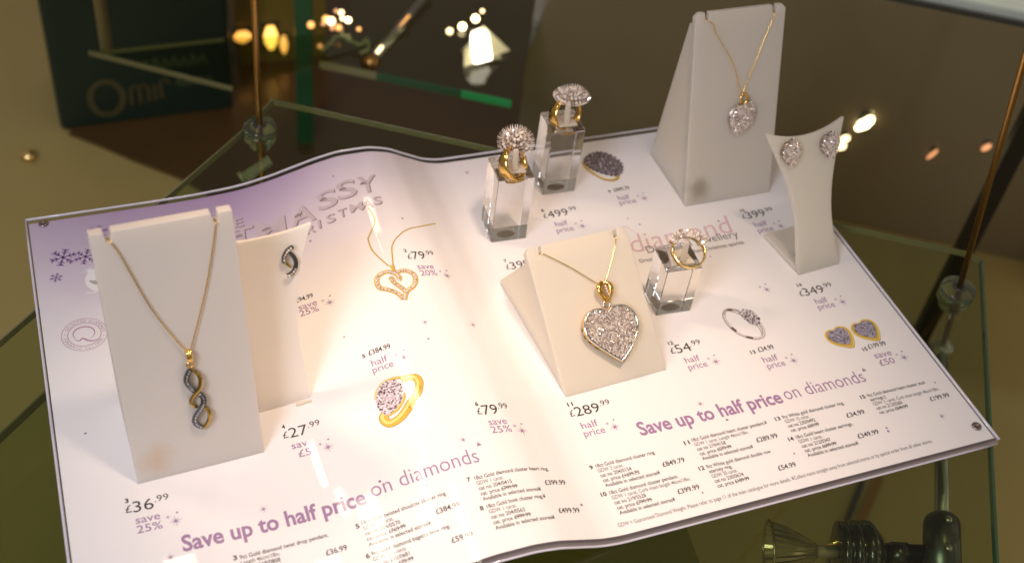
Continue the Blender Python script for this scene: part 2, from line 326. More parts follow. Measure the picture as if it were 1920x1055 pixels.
def bead(c, r, mm, lab, grp):  # glints on jewellery, put in as emissive beads
    mb = MB(); mb.ball(c, r, 12, 8); setp(obj('glint_bead', mb, mm, smooth=True), lab, 'jewellery glint', grp)
for (x, y, z, r, mm, lab) in ((.3477, .5985, -.150, .0026, GY, 'leftmost small glint bead in the row above the pyramid lamp'), (.3595, .5995, -.1475, .0032, GW, 'large round glint bead second in the row above the pyramid lamp'), (.3725, .6035, -.1435, .0032, GW, 'large round glint bead third in the row above the pyramid lamp'), (.381, .610, -.141, .0016, GY, 'tiny topmost glint bead in the row above the pyramid lamp')):
    bead((x, y, z), r, mm, lab, 'jewellery glints above the pyramid lamp built as glowing beads')
bl = [(Vector((0.23069, 0.61797, -0.14200)), .003, GO), (Vector((0.24505, 0.62433, -0.14200)), .003, GO), (Vector((0.24851, 0.61975, -0.14160)), .0034, GY), (Vector((0.24154, 0.61944, -0.14320)), .0018, GR), (Vector((0.25258, 0.61037, -0.14240)), .0026, GO), (Vector((0.24735, 0.61148, -0.14300)), .002, GR), (Vector((0.26062, 0.63274, -0.14280)), .0022, GY), (Vector((0.25697, 0.63675, -0.14330)), .0017, GR), (Vector((0.25940, 0.62438, -0.14320)), .0018, GY), (Vector((0.26342, 0.62018, -0.14260)), .0024, GW), (Vector((0.23092, 0.58710, -0.14280)), .0022, GR), (Vector((0.26897, 0.60605, -0.14320)), .0018, GO)]
nm = ['leftmost orange', 'upper orange', 'bright yellow', 'dim coppery', 'lower orange', 'low coppery', 'upper pale', 'topmost dim', 'inner pale', 'bright pale right hand', 'lowest dim', 'far right orange']
for (px, r, mm), n_ in zip(bl, nm): bead(px, r, mm, n_ + ' glowing bead standing in for a jewellery glint on the far shelf', 'jewellery glints built as glowing beads')
t = thing('wire_bangle', 'thin pale wire bangle lying by the glint beads on the far shelf', 'bangle', Vector((0.25017, 0.59181, -0.15000)))
mb = MB(); mb.tube(crom([Vector((0.23164, 0.58463, -0.14700)), Vector((0.24086, 0.59099, -0.14300)), Vector((0.24913, 0.59512, -0.14100)), Vector((0.25714, 0.59255, -0.14400)), Vector((0.26462, 0.58623, -0.14500)), Vector((0.27152, 0.58986, -0.14300)), Vector((0.27033, 0.58178, -0.14700)), Vector((0.26263, 0.57697, -0.14700))], 8), .0016, 8); obj('wire', mb, mat('pale_wire', (.35, .38, .2), .35, .7), t, True)

# ------------------------------------------------------------------ the glass shelf, its rods and lamp
ZS = -.0042
pane_shelf('glass_shelf', 'large clear glass shelf that the jewellery catalogue lies on', 'glass shelf',
           [(.1207, .316), (.1428, .341), (.4913, .1213), (.495, .1137), (.3789, -.0567), (.30, -.17), (-.16, .05)], ZS, .0042,
           [(0, 'gedge'), (1, 'gedge'), (2, 'gedge'), (3, 'darkedge'), (6, 'gedge')])
pane_shelf('glass_shelf', 'lower glass shelf, only its edge seen at the left border', 'glass shelf',
           [(.10, .296), (.30, .20), (.26, -.12), (-.16, .048)], -.0575, .006, [(3, 'gedge')])
def rod(name, label, P0, P1, r, collar, low=None):
    P0 = Vector(P0); P1 = Vector(P1); ax = (P1 - P0).normalized()
    t = thing('support_rod', label, 'rod', P0, 'shelf support rods')
    mb = MB(); mb.tube([P0, P1], r, 16); obj('rod_body', mb, M['brass'], t, True)
    c = Vector(collar); up = Vector((0, 0, 1))
    mb = MB(); mb.lathe([(-.0120, .0060), (-.0114, .0066), (-.0064, .0076), (-.0062, .0094), (.0018, .0096), (-.0032, .0068), (-.0030, .0094), (.0018, .0096), (.0030, .0090), (.0034, .0040)], c, up, 36); obj('collar', mb, M['nylon'], t, True)
    mb = MB(); mb.lathe([(.0034, .0040), (.0040, .0038), (.0040, .0022)], c, up, 20); obj('seat_ring', mb, M['black'], t, True)
    return t
rod('l', 'brass shelf rod behind the purple left corner of the catalogue', (.1300, .3132, -.29), (.1300, .3132, .35), .0018, (.1300, .3132, ZS))
t = rod('r', 'brass shelf rod in the clear collar right of the catalogue', (.4675, .0895, -.045), (.4327, .1450, .378), .0016, (.4638, .0954, ZS))
mb = MB(); mb.lathe([(-.004, .0045), (-.003, .0058), (.003, .0058), (.004, .0045)], (.4675, .0895, -.045), (.1, -.1, .8), 24); obj('clamp_ring', mb, M['chrome'], t, True)
mb = MB(); mb.lathe([(0, .0048), (.024, .0048)], (.467, .0903, -.040), (-.0037, .0059, .045), 20); obj('clear_sleeve', mb, clear('clear_sleeve', (.93, .95, .92)), t, True)
mb = MB(); c0 = Vector((0.11378, 0.28972, -0.02000)); c1 = Vector((0.13150, 0.29354, -0.01150)); mb.tube([c0, c0 + (c1 - c0) * .12, c0 + (c1 - c0) * .13, c1], [.0048, .0048, .0034, .0034], 14)
setp(obj('shelf_peg', mb, mat('clear_peg', (.80, .83, .76), .08, 0, coat=1, trans=.8), smooth=True), 'short clear peg under the glass by the left brass rod', 'peg')
# spot lamp under the shelf
zl = -.047; ra = Vector((.4675, .0895, zl)); rb = Vector((0.39930, -0.00927, -0.04700)); rd = (rb - ra).normalized()
t = thing('spot_lamp', 'steel spot lamp with clear bulb hanging under the glass, bottom right', 'spot lamp', rb)
mb = MB(); mb.tube([ra + rd * .006, rb + rd * .03], .0036, 20); obj('arm_rod', mb, M['chrome'], t, True)
side = Vector((rd.y, -rd.x, 0)); side = side if side.x < 0 else -side
up = Vector((0, 0, 1))
mb = MB(); L_ = .034
prof = [(0, .0070), (.002, .0086), (.004, .0090), (L_, .0090)]
mb.lathe(prof, rb - rd * .001, rd, 28); ck = obj('clamp_block', mb, mat('gunmetal', (.11, .12, .115), .28, .85), t, True)
for dd in (.0055, .0225):
    p = rb + rd * dd + up * .0088; mb = MB(); mb.lathe([(0, .0019), (.0008, .0019), (.0012, .0012)], p, up, 14); obj('screw', mb, M['chrome'], ck, True)
jo = rb + rd * .020 - up * .002; axd = (side * 1 + rd * .22 - up * .10).normalized()
mb = MB(); mb.lathe([(.006, .0052), (.016, .0052), (.0162, .0060), (.024, .0060), (.0242, .0054), (.0275, .0054)], jo, axd, 24); obj('swivel_arm', mb, mat('dark_steel', (.07, .075, .07), .25, .9), t, True)
mb = MB(); mb.lathe([(.0275, .006), (.029, .010), (.034, .0155), (.0352, .016), (.0385, .016), (.0387, .0135), (.0402, .0135), (.0404, .0158), (.0440, .0158), (.0442, .0132), (.0460, .0132), (.0462, .0152), (.0498, .0150), (.0500, .008)], jo, axd, 32); obj('heat_sink', mb, M['black'], t, True)
mb = MB(); mb.lathe([(.050, .0030), (.060, .0032), (.0605, .0018)], jo, axd, 16); obj('bulb_socket', mb, mat('ceramic', (.25, .2, .14), .5), t, True)
mb = MB()
for k in range(28):
    a0 = 6.2832 * k / 28; a1 = 6.2832 * (k + .55) / 28
    u_ = axd.orthogonal().normalized(); w_ = axd.cross(u_)
    pr = [(.060, .004), (.066, .0075), (.074, .0115), (.083, .0140)]
    vs = []
    for d, r in pr:
        for a in (a0, a1): vs.append(jo + axd * d + (u_ * math.cos(a) + w_ * math.sin(a)) * r)
    mb.add(vs, [(2 * i, 2 * i + 1, 2 * i + 3, 2 * i + 2) for i in range(3)])
mb.tube([jo + axd * .083 + (u_ * math.cos(6.2832 * k / 32) + w_ * math.sin(6.2832 * k / 32)) * .0141 for k in range(32)], .0007, 6, True)
obj('reflector', mb, mat('ribbed_glass_reflector', (.34, .28, .17), .2, .6), t, True)
mb = MB(); mb.tube([jo + axd * .0500 + up * .009, jo + axd * .0565 + up * .0075], .0012, 8); obj('brass_clip', mb, M['goldlight'], t, True)

t = thing('floor_rail', 'slim brass and dark rail on the floor left of the lamp clamp', 'rail', (.53, .135, -.2999))
for (p0, p1, w_, mm) in ((Vector((0.56636, 0.16012, -0.29850)), Vector((0.50712, 0.10993, -0.29850)), .006, M['brass']), (Vector((0.54982, 0.15956, -0.29850)), Vector((0.49972, 0.11444, -0.29850)), .004, M['black'])):
    d_ = (p1 - p0).normalized(); n_ = Vector((-d_.y, d_.x, 0)) * w_ / 2
    mb = MB(); mb.prism([p0 - n_, p0 + n_, p1 + d_ * .1 + n_, p1 + d_ * .1 - n_], (0, 0, .003)); obj('rail_strip', mb, mm, t)
# ------------------------------------------------------------------ the catalogue
CW, CD = .4190, .26
HX = [0, .06, .08, .0943, .1056, .1229, .1374, .152, .1638, .1756, .1877, .2002, .2129, .222, .24, .42]
HZ = [0, 0, .0003, .0011, .0021, .0056, .0099, .0141, .0162, .0163, .0139, .0077, .0018, .0002, 0, 0]
_d = [(HZ[i + 1] - HZ[i]) / (HX[i + 1] - HX[i]) for i in range(15)]
_m = [0] + [0 if _d[i - 1] * _d[i] <= 0 else 2 * _d[i - 1] * _d[i] / (_d[i - 1] + _d[i]) for i in range(1, 15)] + [0]
def hump(x):
    x = min(max(x, 0), .42); i = 0
    while i < 14 and x > HX[i + 1]: i += 1
    h = HX[i + 1] - HX[i]; t = (x - HX[i]) / h
    return (2 * t ** 3 - 3 * t * t + 1) * HZ[i] + (t ** 3 - 2 * t * t + t) * h * _m[i] + (-2 * t ** 3 + 3 * t * t) * HZ[i + 1] + (t ** 3 - t * t) * h * _m[i + 1]
def surf(x, y): return hump(x) * (.68 + .32 * min(max(y / CD, 0), 1))
XS = [0, .02, .04, .06, .07, .08] + [.084 + .0015 * i for i in range(95)] + [.228, .24, .26, .28, .30, .32, .34, .36, .38, .40, CW]
def sheet(x0, x1, y0, y1, dz_top, dz_bot):
    xs = [x0] + [x for x in XS if x0 + .0005 < x < x1 - .0005] + [x1]; ys = [y0 + (y1 - y0) * j / 8 for j in range(9)]
    mb = MB(); n = len(xs); m_ = len(ys)
    mb.add([(x, y, surf(x, y) + dz_top) for x in xs for y in ys], [(i * m_ + j, (i + 1) * m_ + j, (i + 1) * m_ + j + 1, i * m_ + j + 1) for i in range(n - 1) for j in range(m_ - 1)])
    mb.add([(x, y, surf(x, y) + dz_bot) for x in xs for y in ys], [(i * m_ + j, i * m_ + j + 1, (i + 1) * m_ + j + 1, (i + 1) * m_ + j) for i in range(n - 1) for j in range(m_ - 1)])
    o = n * m_
    rim = [i * m_ for i in range(n)] + [(n - 1) * m_ + j for j in range(1, m_)] + [i * m_ + m_ - 1 for i in range(n - 2, -1, -1)] + [j for j in range(m_ - 2, 0, -1)]
    k = len(rim); mb.add([mb.v[i] for i in rim] + [mb.v[i + o] for i in rim], [(i, (i + 1) % k, k + (i + 1) % k, k + i) for i in range(k)])
    return mb
cat = thing('catalogue', 'open jewellery sale catalogue sheet under clear acrylic with a curved left page', 'catalogue', (.21, .13, -.0036))
PX0, PX1, PY0, PY1 = .0012, CW - .0022, .0012, CD - .0042
m = bpy.data.materials.new('printed_paper'); m.use_nodes = True; nt = m.node_tree; n = nt.nodes; b = n['Principled BSDF']; L = nt.links
b.inputs['Roughness'].default_value = .55; b.inputs['Coat Weight'].default_value = .9; b.inputs['Coat Roughness'].default_value = .025; b.inputs['Coat IOR'].default_value = 1.49
geo = n.new('ShaderNodeNewGeometry'); s = n.new('ShaderNodeSeparateXYZ'); L.new(geo.outputs['Position'], s.inputs[0])
def mapr(src, a, b_, lo=0, hi=1):
    q = n.new('ShaderNodeMapRange'); q.interpolation_type = 'SMOOTHSTEP'; q.inputs['From Min'].default_value = a; q.inputs['From Max'].default_value = b_; q.inputs['To Min'].default_value = lo; q.inputs['To Max'].default_value = hi; L.new(src, q.inputs['Value']); return q.outputs[0]
def mth(op, a, b_):
    q = n.new('ShaderNodeMath'); q.operation = op
    for i, v in enumerate((a, b_)):
        if isinstance(v, (int, float)): q.inputs[i].default_value = v
        else: L.new(v, q.inputs[i])
    return q.outputs[0]
noi = n.new('ShaderNodeTexNoise'); noi.inputs['Scale'].default_value = 14; noi.inputs['Detail'].default_value = 3; L.new(geo.outputs['Position'], noi.inputs['Vector'])
yy = mth('ADD', s.outputs['Y'], mth('MULTIPLY', mth('SUBTRACT', noi.outputs['Fac'], .5), .05))
wx = mapr(s.outputs['X'], .42, .06)
edge = mapr(mth('ADD', yy, mth('MULTIPLY', wx, .055)), .20, .335)
edge = mth('MULTIPLY', edge, mapr(s.outputs['X'], .26, .10, .22, 1))
edge = mth('MULTIPLY', edge, mapr(s.outputs['X'], -.02, .06, .72, 1))
mx = n.new('ShaderNodeMix'); mx.data_type = 'RGBA'; mx.inputs['A'].default_value = (.82, .79, .785, 1); mx.inputs['B'].default_value = (.345, .22, .405, 1)
L.new(edge, mx.inputs['Factor']); L.new(mx.outputs['Result'], b.inputs['Base Color'])
M['paper'] = m
obj('acrylic_sheet', sheet(0, CW, 0, CD, -.0002, -.0032), M['acr'], cat, True)
page = obj('printed_page', sheet(PX0, PX1, PY0, PY1, .0001, -.0001), m, cat, True)
mb = MB()
xs = [0] + [x for x in XS if 0 < x < CW] + [CW]
mb.tube([(x, CD, surf(x, CD) - .0006) for x in xs], .0007, 6)
mb.tube([(CW, CD * k / 12, -.0007) for k in range(13)], .0009, 6)
mb.tube([(0, CD * k / 12, -.0010) for k in range(13)], .0008, 6)
mb.tube([(x, -.0004, surf(x, 0) - .0033) for x in xs], .0006, 6)
obj('polished_edge', mb, M['acredge'], cat, True)
mb = MB(); k = len(xs); mb.add([(x, -.0002, surf(x, 0) + .0001) for x in xs] + [(x, -.0002, surf(x, 0) - .0030) for x in xs], [(i, i + 1, k + i + 1, k + i) for i in range(k - 1)]); mb.add([(x, .0010, surf(x, 0) + .00005) for x in xs] + [(x, .0010, surf(x, 0) - .0030) for x in xs], [(i, i + 1, k + i + 1, k + i) for i in range(k - 1)])
obj('front_edge', mb, M['acrface'], cat)
for x, y in ((.0082, .2540), (.4120, .0094)):
    mb = MB(); mb.lathe([(-.002, .0017), (.0004, .0017), (.0006, .0024), (.0011, .0022), (.0012, .0012), (.0008, .0010)], (x, y, 0), (0, 0, 1), 20); obj('corner_screw', mb, mat('dull_screw', (.35, .30, .30), .3, 1), cat, True)

# ---- printing
def ink(name, c): return mat(name, c, .55, coat=.9)
INK = ink('black_ink', (.028, .022, .028)); PUR = ink('purple_ink', (.33, .19, .345)); GREY = ink('grey_ink', (.07, .06, .07)); PINK = ink('pink_ink', (.66, .43, .49)); WHITE = ink('white_ink', (.8, .78, .78))
FONT = None
_tc = {}; _isl = {}
def glyphs(s, bold=0):
    key = (s, bold)
    if key in _tc: return _tc[key]
    c = bpy.data.curves.new('t', 'FONT'); c.body = s; c.size = 1
    if FONT: c.font = FONT
    c.offset = bold; c.resolution_u = 3
    o = bpy.data.objects.new('t', c); COL.objects.link(o)
    dg = bpy.context.evaluated_depsgraph_get(); me = o.evaluated_get(dg).to_mesh()
    vs = [(v.co.x, v.co.y) for v in me.vertices]; fs = [tuple(p.vertices) for p in me.polygons]
    o.evaluated_get(dg).to_mesh_clear(); bpy.data.objects.remove(o); bpy.data.curves.remove(c)
    # outlines of one letter may overlap: give each island its own level
    par = list(range(len(vs)))
    def root(i):
        while par[i] != i: par[i] = par[par[i]]; i = par[i]
        return i
    for f in fs:
        for i in f[1:]: par[root(i)] = root(f[0])
    ids = {}; isl = [ids.setdefault(root(i), len(ids)) for i in range(len(vs))]
    _isl[key] = [.11 * (k % 5) for k in isl]
    _tc[key] = (vs, fs); return vs, fs
def width(s, bold=0):
    vs, _ = glyphs(s, bold); return max(v[0] for v in vs) - min(v[0] for v in vs) if vs else 0
CAP = max(v[1] for v in glyphs('H')[0])
class PB:
    def __init__(s): s.v = []; s.f = []; s.m = []; s.l = []; s.mi = 0
    def add(s, vs, fs, layer=0):
        b = len(s.v); s.v += [(v[0], v[1]) for v in vs]; s.l += layer if isinstance(layer, list) else [layer] * len(vs)
        for f in fs: s.f.append(tuple(i + b for i in f)); s.m.append(s.mi)
    def text(s, t, p, w, cap, bold=0, layer=0, slope=0, shear=0):   # fits text to width w, capitals cap high
        vs, fs = glyphs(t, bold)
        if not vs: return
        x0 = min(v[0] for v in vs); tw = max(v[0] for v in vs) - x0; sx = w / tw; sy = cap / CAP
        s.add([(p[0] + (x - x0) * sx + y * sy * shear, p[1] + y * sy + (x - x0) * sx * slope) for x, y in vs], fs, [layer + k for k in _isl[(t, bold)]])
    def ribbon(s, pts, w, layer=0, n=6, taper=False, closed=False):
        P = [Vector((a, b, 0)) for a, b in pts]; P = crom(P, n, closed) if len(P) > 2 else P
        Lr = []
        for i, q in enumerate(P):
            d = (P[(i + 1) % len(P)] - P[i - 1]) if closed else (P[min(i + 1, len(P) - 1)] - P[max(i - 1, 0)])
            d.normalize(); nn = Vector((-d.y, d.x, 0)); ww = w * (math.sin(math.pi * (i + .4) / (len(P) - .2)) * .9 + .1 if taper else 1) / 2
            Lr.append((q - nn * ww, q + nn * ww))
        vs = [v for ab in Lr for v in ab]; c = len(Lr)
        s.add(vs, [(2 * i, (2 * i + 2) % (2 * c), (2 * i + 3) % (2 * c), 2 * i + 1) for i in range(c if closed else c - 1)], layer)
    def poly(s, pts, layer=0): s.add(pts, [tuple(range(len(pts)))], layer)
    def star(s, c, r, layer=0, rot=.12, pts=8):
        vs = []
        for k in range(pts * 2):
            a = rot + math.pi * k / pts; rr = r * (1 if k % 4 == 0 else .78) if k % 2 == 0 else r * .17
            vs.append((c[0] + rr * math.cos(a), c[1] + rr * math.sin(a)))
        n_ = len(vs); s.add(vs + [c], [(i, (i + 1) % n_, n_) for i in range(n_)], layer)
    def disc(s, c, r, layer=0, n=10): s.poly([(c[0] + r * math.cos(6.2832 * k / n), c[1] + r * math.sin(6.2832 * k / n)) for k in range(n)], layer)
def put(name, pb, mats, label=None):
    me = bpy.data.meshes.new(name); bm = bmesh.new(); lay = bm.verts.layers.float.new('l')
    bv = []
    for (x, y), l in zip(pb.v, pb.l):
        q = bm.verts.new((x, y, 0)); q[lay] = l; bv.append(q)
    for f, mi in zip(pb.f, pb.m):
        try: bm.faces.new([bv[i] for i in f]).material_index = mi
        except ValueError: pass
    x0 = min(v[0] for v in pb.v); x1 = max(v[0] for v in pb.v); x = .084
    bmesh.ops.triangulate(bm, faces=[f for f in bm.faces if len(f.verts) > 4])
    while x < .226:
        if x0 < x < x1: bmesh.ops.bisect_plane(bm, geom=bm.verts[:] + bm.edges[:] + bm.faces[:], plane_co=(x, 0, 0), plane_no=(1, 0, 0), dist=1e-7)
        x += .0015
    base = wloc(cat)
    for q in bm.verts: q.co = Vector((q.co.x, q.co.y, surf(q.co.x, q.co.y) + .00016 + .00005 * q[lay])) - base
    for f in bm.faces:
        f.normal_update()
        if f.normal.z < 0: f.normal_flip()
    bm.to_mesh(me); bm.free()
    for mm in (mats if isinstance(mats, (list, tuple)) else [mats]): me.materials.append(mm)
    o = bpy.data.objects.new(name, me); COL.objects.link(o); o.parent = cat
    if label: o['label'] = label
    return o
PRICES=[('36',(0.0241,0.0685),(0.0418,0.0669)),('27',(0.0940,0.0885),(0.1109,0.0873)),('79',(0.1752,0.1712),(0.1894,0.1690)),('79',(0.1775,0.0702),(0.1930,0.0683)),('499',(0.2610,0.1988),(0.2812,0.1972)),('399',(0.3707,0.1724),(0.3912,0.1717)),('349',(0.3719,0.1099),(0.3928,0.1096)),('54',(0.2867,0.0905),(0.3042,0.0910)),('289',(0.2230,0.0668),(0.2441,0.0664)),('399',(0.2274,0.1660),(0.2458,0.1645))]
SMALL_PRICES=[('£94.99',(0.1172,0.1657),(0.1258,0.1646)),('£384.99',(0.1409,0.1193),(0.1513,0.1194)),('£849.79',(0.3080,0.2107),(0.3178,0.2103)),('£34.99',(0.3305,0.0805),(0.3395,0.0807)),('£199.99',(0.3878,0.0677),(0.3983,0.0680))]
NUMBERS=[('3',(0.0245,0.0738)),('4',(0.0945,0.0942)),('2',(0.1746,0.1767)),('6',(0.1780,0.0754)),('8',(0.2615,0.2041)),('10',(0.3720,0.1781)),('14',(0.3739,0.1167)),('12',(0.2878,0.0964)),('11',(0.2240,0.0731)),('7',(0.2279,0.1716)),('5',(0.1378,0.1191)),('9',(0.3046,0.2105)),('13',(0.3260,0.0802)),('15',(0.3840,0.0672))]
OFFERS=[('save','25%',(0.0273,0.0624),(0.0371,0.0628),(0.0272,0.0576),(0.0374,0.0574)),('save','£5',(0.0963,0.0820),(0.1059,0.0828),(0.0982,0.0769),(0.1038,0.0769)),('save','20%',(0.1779,0.1637),(0.1865,0.1626),(0.1781,0.1591),(0.1869,0.1577)),('save','25%',(0.1175,0.1604),(0.1265,0.1606),(0.1171,0.1562),(0.1264,0.1552)),('half','price',(0.1406,0.1127),(0.1482,0.1130),(0.1400,0.1087),(0.1497,0.1077)),('save','25%',(0.1806,0.0638),(0.1894,0.0623),(0.1803,0.0593),(0.1902,0.0583)),('half','price',(0.2649,0.1913),(0.2721,0.1904),(0.2636,0.1863),(0.2736,0.1857)),('half','price',(0.3077,0.2033),(0.3146,0.2031),(0.3067,0.1994),(0.3169,0.1988)),('half','price',(0.3743,0.1648),(0.3822,0.1647),(0.3738,0.1600),(0.3836,0.1599)),('half','price',(0.3773,0.1029),(0.3846,0.1031),(0.3765,0.0988),(0.3867,0.0990)),('half','price',(0.2911,0.0832),(0.2991,0.0832),(0.2906,0.0787),(0.3010,0.0788)),('half','price',(0.3296,0.0734),(0.3381,0.0737),(0.3297,0.0691),(0.3398,0.0693)),('save','£50',(0.3875,0.0611),(0.3976,0.0614),(0.3874,0.0560),(0.3963,0.0559)),('half','price',(0.2255,0.0590),(0.2338,0.0591),(0.2249,0.0544),(0.2355,0.0547))]
STAR_GROUPS=[(0.0428,0.0596),(0.1112,0.0781),(0.1917,0.1593),(0.1321,0.1588),(0.1552,0.1117),(0.1952,0.0600),(0.2791,0.1883),(0.3226,0.2017),(0.3890,0.1622),(0.3921,0.1008),(0.3060,0.0804),(0.3450,0.0708),(0.4025,0.0579),(0.2407,0.0562),(0.3563,0.1191)]
STARS=[(0.0780,0.0554),(0.2862,0.0581),(0.1942,0.1257),(0.3991,0.0197),(0.0381,0.0430),(0.1666,0.0591),(0.1708,0.1292),(0.2321,0.2450)]
DOTS=[(0.1331,0.1351),(0.1692,0.1188),(0.1274,0.0525),(0.1450,0.0424),(0.1809,0.2011),(0.2943,0.0459),(0.3159,0.0195),(0.3678,0.0208),(0.3675,0.0189),(0.4085,0.0392),(0.1547,0.2417),(0.1330,0.2025),(0.3062,0.1881),(0.3107,0.1821),(0.3557,0.1742),(0.3380,0.1494),(0.0132,0.1147),(0.2080,0.0189),(0.2641,0.0116)]
HEADLINES=[('Save up to half price',1,(0.0433,0.0451),(0.1197,0.0433)),('on diamonds',0,(0.1226,0.0444),(0.1701,0.0478)),('Save up to half price',1,(0.2506,0.0477),(0.3268,0.0488)),('on diamonds',0,(0.3288,0.0493),(0.3747,0.0489))]
LISTINGS=[(3,['9ct Gold diamond twist drop pendant.', 'Length 46cm/18in.', 'cat no 219/0808', 'cat. price £49.99'],(0.0616,0.0346),(0.0642,0.0349),(0.1006,0.0344),'£36.99',(0.0976,0.0258),(0.1064,0.0263)),
(5,['18ct Gold twisted shoulder cluster ring.', 'GDW ½ carat.', 'cat no 204/0570', 'cat. price £769.99', 'Available in selected stores¥'],(0.1122,0.0340),(0.1150,0.0343),(0.1515,0.0363),'£384.99',(0.1446,0.0276),(0.1552,0.0282)),
(6,['9ct Gold diamond bagette bow ring.', 'GDW 12 points.', 'cat no 210/0681', 'cat. price £79.99'],(0.1125,0.0191),(0.1149,0.0191),(0.1482,0.0207),'£59.99',(0.1466,0.0124),(0.1558,0.0132)),
(7,['18ct Gold diamond cluster heart ring.', 'GDW 1 carat.', 'cat no 204/0415', 'cat. price £799.99', 'Available in selected stores¥'],(0.1616,0.0377),(0.1649,0.0381),(0.1997,0.0379),'£399.99',(0.1949,0.0299),(0.2051,0.0303)),
(8,['18ct Gold boat cluster ring.¥', 'GDW 1 carat.', 'cat no 204/0563', 'cat. price £999.99', 'Available in selected stores¥'],(0.1622,0.0226),(0.1653,0.0227),(0.1923,0.0237),'£499.99',(0.1955,0.0150),(0.2058,0.0159)),
(9,['18ct Gold diamond cluster ring.', 'GDW 2 carat.', 'cat no 204/0154', 'cat. price £1699.75', 'Available in selected stores¥'],(0.2201,0.0367),(0.2231,0.0369),(0.2527,0.0377),'£849.79',(0.2530,0.0292),(0.2642,0.0298)),
(10,['18ct Gold diamond cluster pendant.', 'GDW 1 carat. Curb chain length 46cm/18in.', 'cat no 219/5528', 'cat. price £799.99', 'Available in selected stores¥'],(0.2192,0.0218),(0.2234,0.0219),(0.2571,0.0226),'£399.99',(0.2532,0.0138),(0.2641,0.0143)),
(11,['18ct Gold diamond heart cluster pendant.¥', 'GDW 1 carat. Length 46cm/18in.', 'cat no 219/4158', 'cat. price £579.99', 'Available in selected stores¥'],(0.2681,0.0378),(0.2724,0.0382),(0.3123,0.0396),'£289.99',(0.3021,0.0300),(0.3134,0.0308)),
(12,['9ct White gold diamond double row', 'eternity ring.', 'GDW 20 carat.', 'cat no 230/0674', 'cat. price £109.99'],(0.2683,0.0228),(0.2722,0.0229),(0.3057,0.0236),'£54.99',(0.3042,0.0128),(0.3135,0.0133)),
(13,['9ct White gold diamond cluster ring.', 'GDW 15 carat.', 'cat no 230/0492', 'cat. price £69.99'],(0.3171,0.0390),(0.3211,0.0392),(0.3554,0.0398),'£34.99',(0.3524,0.0314),(0.3626,0.0327)),
(14,['18ct Gold heart cluster earrings.', 'GDW 1 carat.', 'cat no 212/0347', 'cat. price £699.99', 'Available in selected stores¥'],(0.3173,0.0265),(0.3215,0.0266),(0.3527,0.0276),'£349.99',(0.3509,0.0189),(0.3627,0.0199)),
(15,['9ct Gold diamond heart cluster stud', 'earrings.†', 'GDW ½ carat. Curb chain length 46cm/18in.', 'cat no 212/0260', 'cat. price £249.99'],(0.3655,0.0398),(0.3695,0.0398),(0.4031,0.0407),'£199.99',(0.3994,0.0293),(0.4108,0.0304))]
FOOTER=((0.2202,0.0052),(0.3852,0.0081))
HEART_CHAINS=[ [(0.1655,0.2126),(0.1665,0.2084),(0.1666,0.2029),(0.1648,0.1984),(0.1608,0.1923),(0.1596,0.1898),(0.1596,0.1823),(0.1618,0.1752),(0.1643,0.1694)] , [(0.1666,0.1692),(0.1679,0.1747),(0.1696,0.1817),(0.1725,0.1862),(0.1758,0.1892),(0.1798,0.1921),(0.1842,0.1940),(0.1903,0.1960),(0.1989,0.2006)] ]
HEART_STRANDS=[ [(0.1664,0.1642),(0.1622,0.1657),(0.1580,0.1645),(0.1561,0.1611),(0.1566,0.1566),(0.1603,0.1537),(0.1636,0.1502),(0.1653,0.1459)] , [(0.1664,0.1642),(0.1711,0.1643),(0.1744,0.1615),(0.1747,0.1572),(0.1724,0.1532),(0.1682,0.1504),(0.1655,0.1455)] , [(0.1643,0.1648),(0.1665,0.1628),(0.1673,0.1601),(0.1663,0.1586)] , [(0.1634,0.1618),(0.1640,0.1577),(0.1667,0.1528),(0.1678,0.1498)] ]
HEART_BAIL= [(0.1646,0.1697),(0.1669,0.1688),(0.1664,0.1642),(0.1654,0.1652)]
TWIST_CLUSTER= [(0.1458,0.1016),(0.1490,0.0996),(0.1495,0.0932),(0.1469,0.0878),(0.1402,0.0838),(0.1377,0.0861),(0.1369,0.0925),(0.1393,0.0986),(0.1424,0.1014)]
TWIST_BANDS=[ [(0.1373,0.0941),(0.1386,0.0977),(0.1424,0.1014),(0.1473,0.1021),(0.1517,0.1007)] , [(0.1510,0.1002),(0.1546,0.0996),(0.1573,0.0980),(0.1574,0.0941),(0.1551,0.0908)] , [(0.1393,0.0854),(0.1376,0.0826),(0.1394,0.0792),(0.1437,0.0798),(0.1478,0.0826),(0.1514,0.0864)] , [(0.1494,0.0927),(0.1486,0.0894),(0.1448,0.0852),(0.1402,0.0835)] ]
BROOCH= [(0.3026,0.2417),(0.3083,0.2453),(0.3145,0.2452),(0.3199,0.2403),(0.3222,0.2330),(0.3194,0.2258),(0.3142,0.2234),(0.3082,0.2265),(0.3035,0.2312),(0.3013,0.2365)]
BROOCH_RIM= [(0.3007,0.2391),(0.3003,0.2343),(0.3022,0.2291),(0.3059,0.2232),(0.3101,0.2204),(0.3140,0.2210),(0.3157,0.2230)]
FINE_BAND=[ [(0.3341,0.1088),(0.3298,0.1109),(0.3268,0.1105),(0.3247,0.1079),(0.3239,0.1041),(0.3245,0.0985),(0.3264,0.0944),(0.3295,0.0913),(0.3331,0.0893),(0.3365,0.0891),(0.3389,0.0908),(0.3403,0.0944),(0.3404,0.0984)] , [(0.3384,0.0975),(0.3385,0.0938),(0.3376,0.0904)] , [(0.3283,0.1103),(0.3310,0.1085),(0.3329,0.1066)] ]
FINE_DARK=[ [(0.3246,0.0992),(0.3258,0.0960)] , [(0.3289,0.0913),(0.3320,0.0896)] , [(0.3281,0.1109),(0.3309,0.1102)] ]
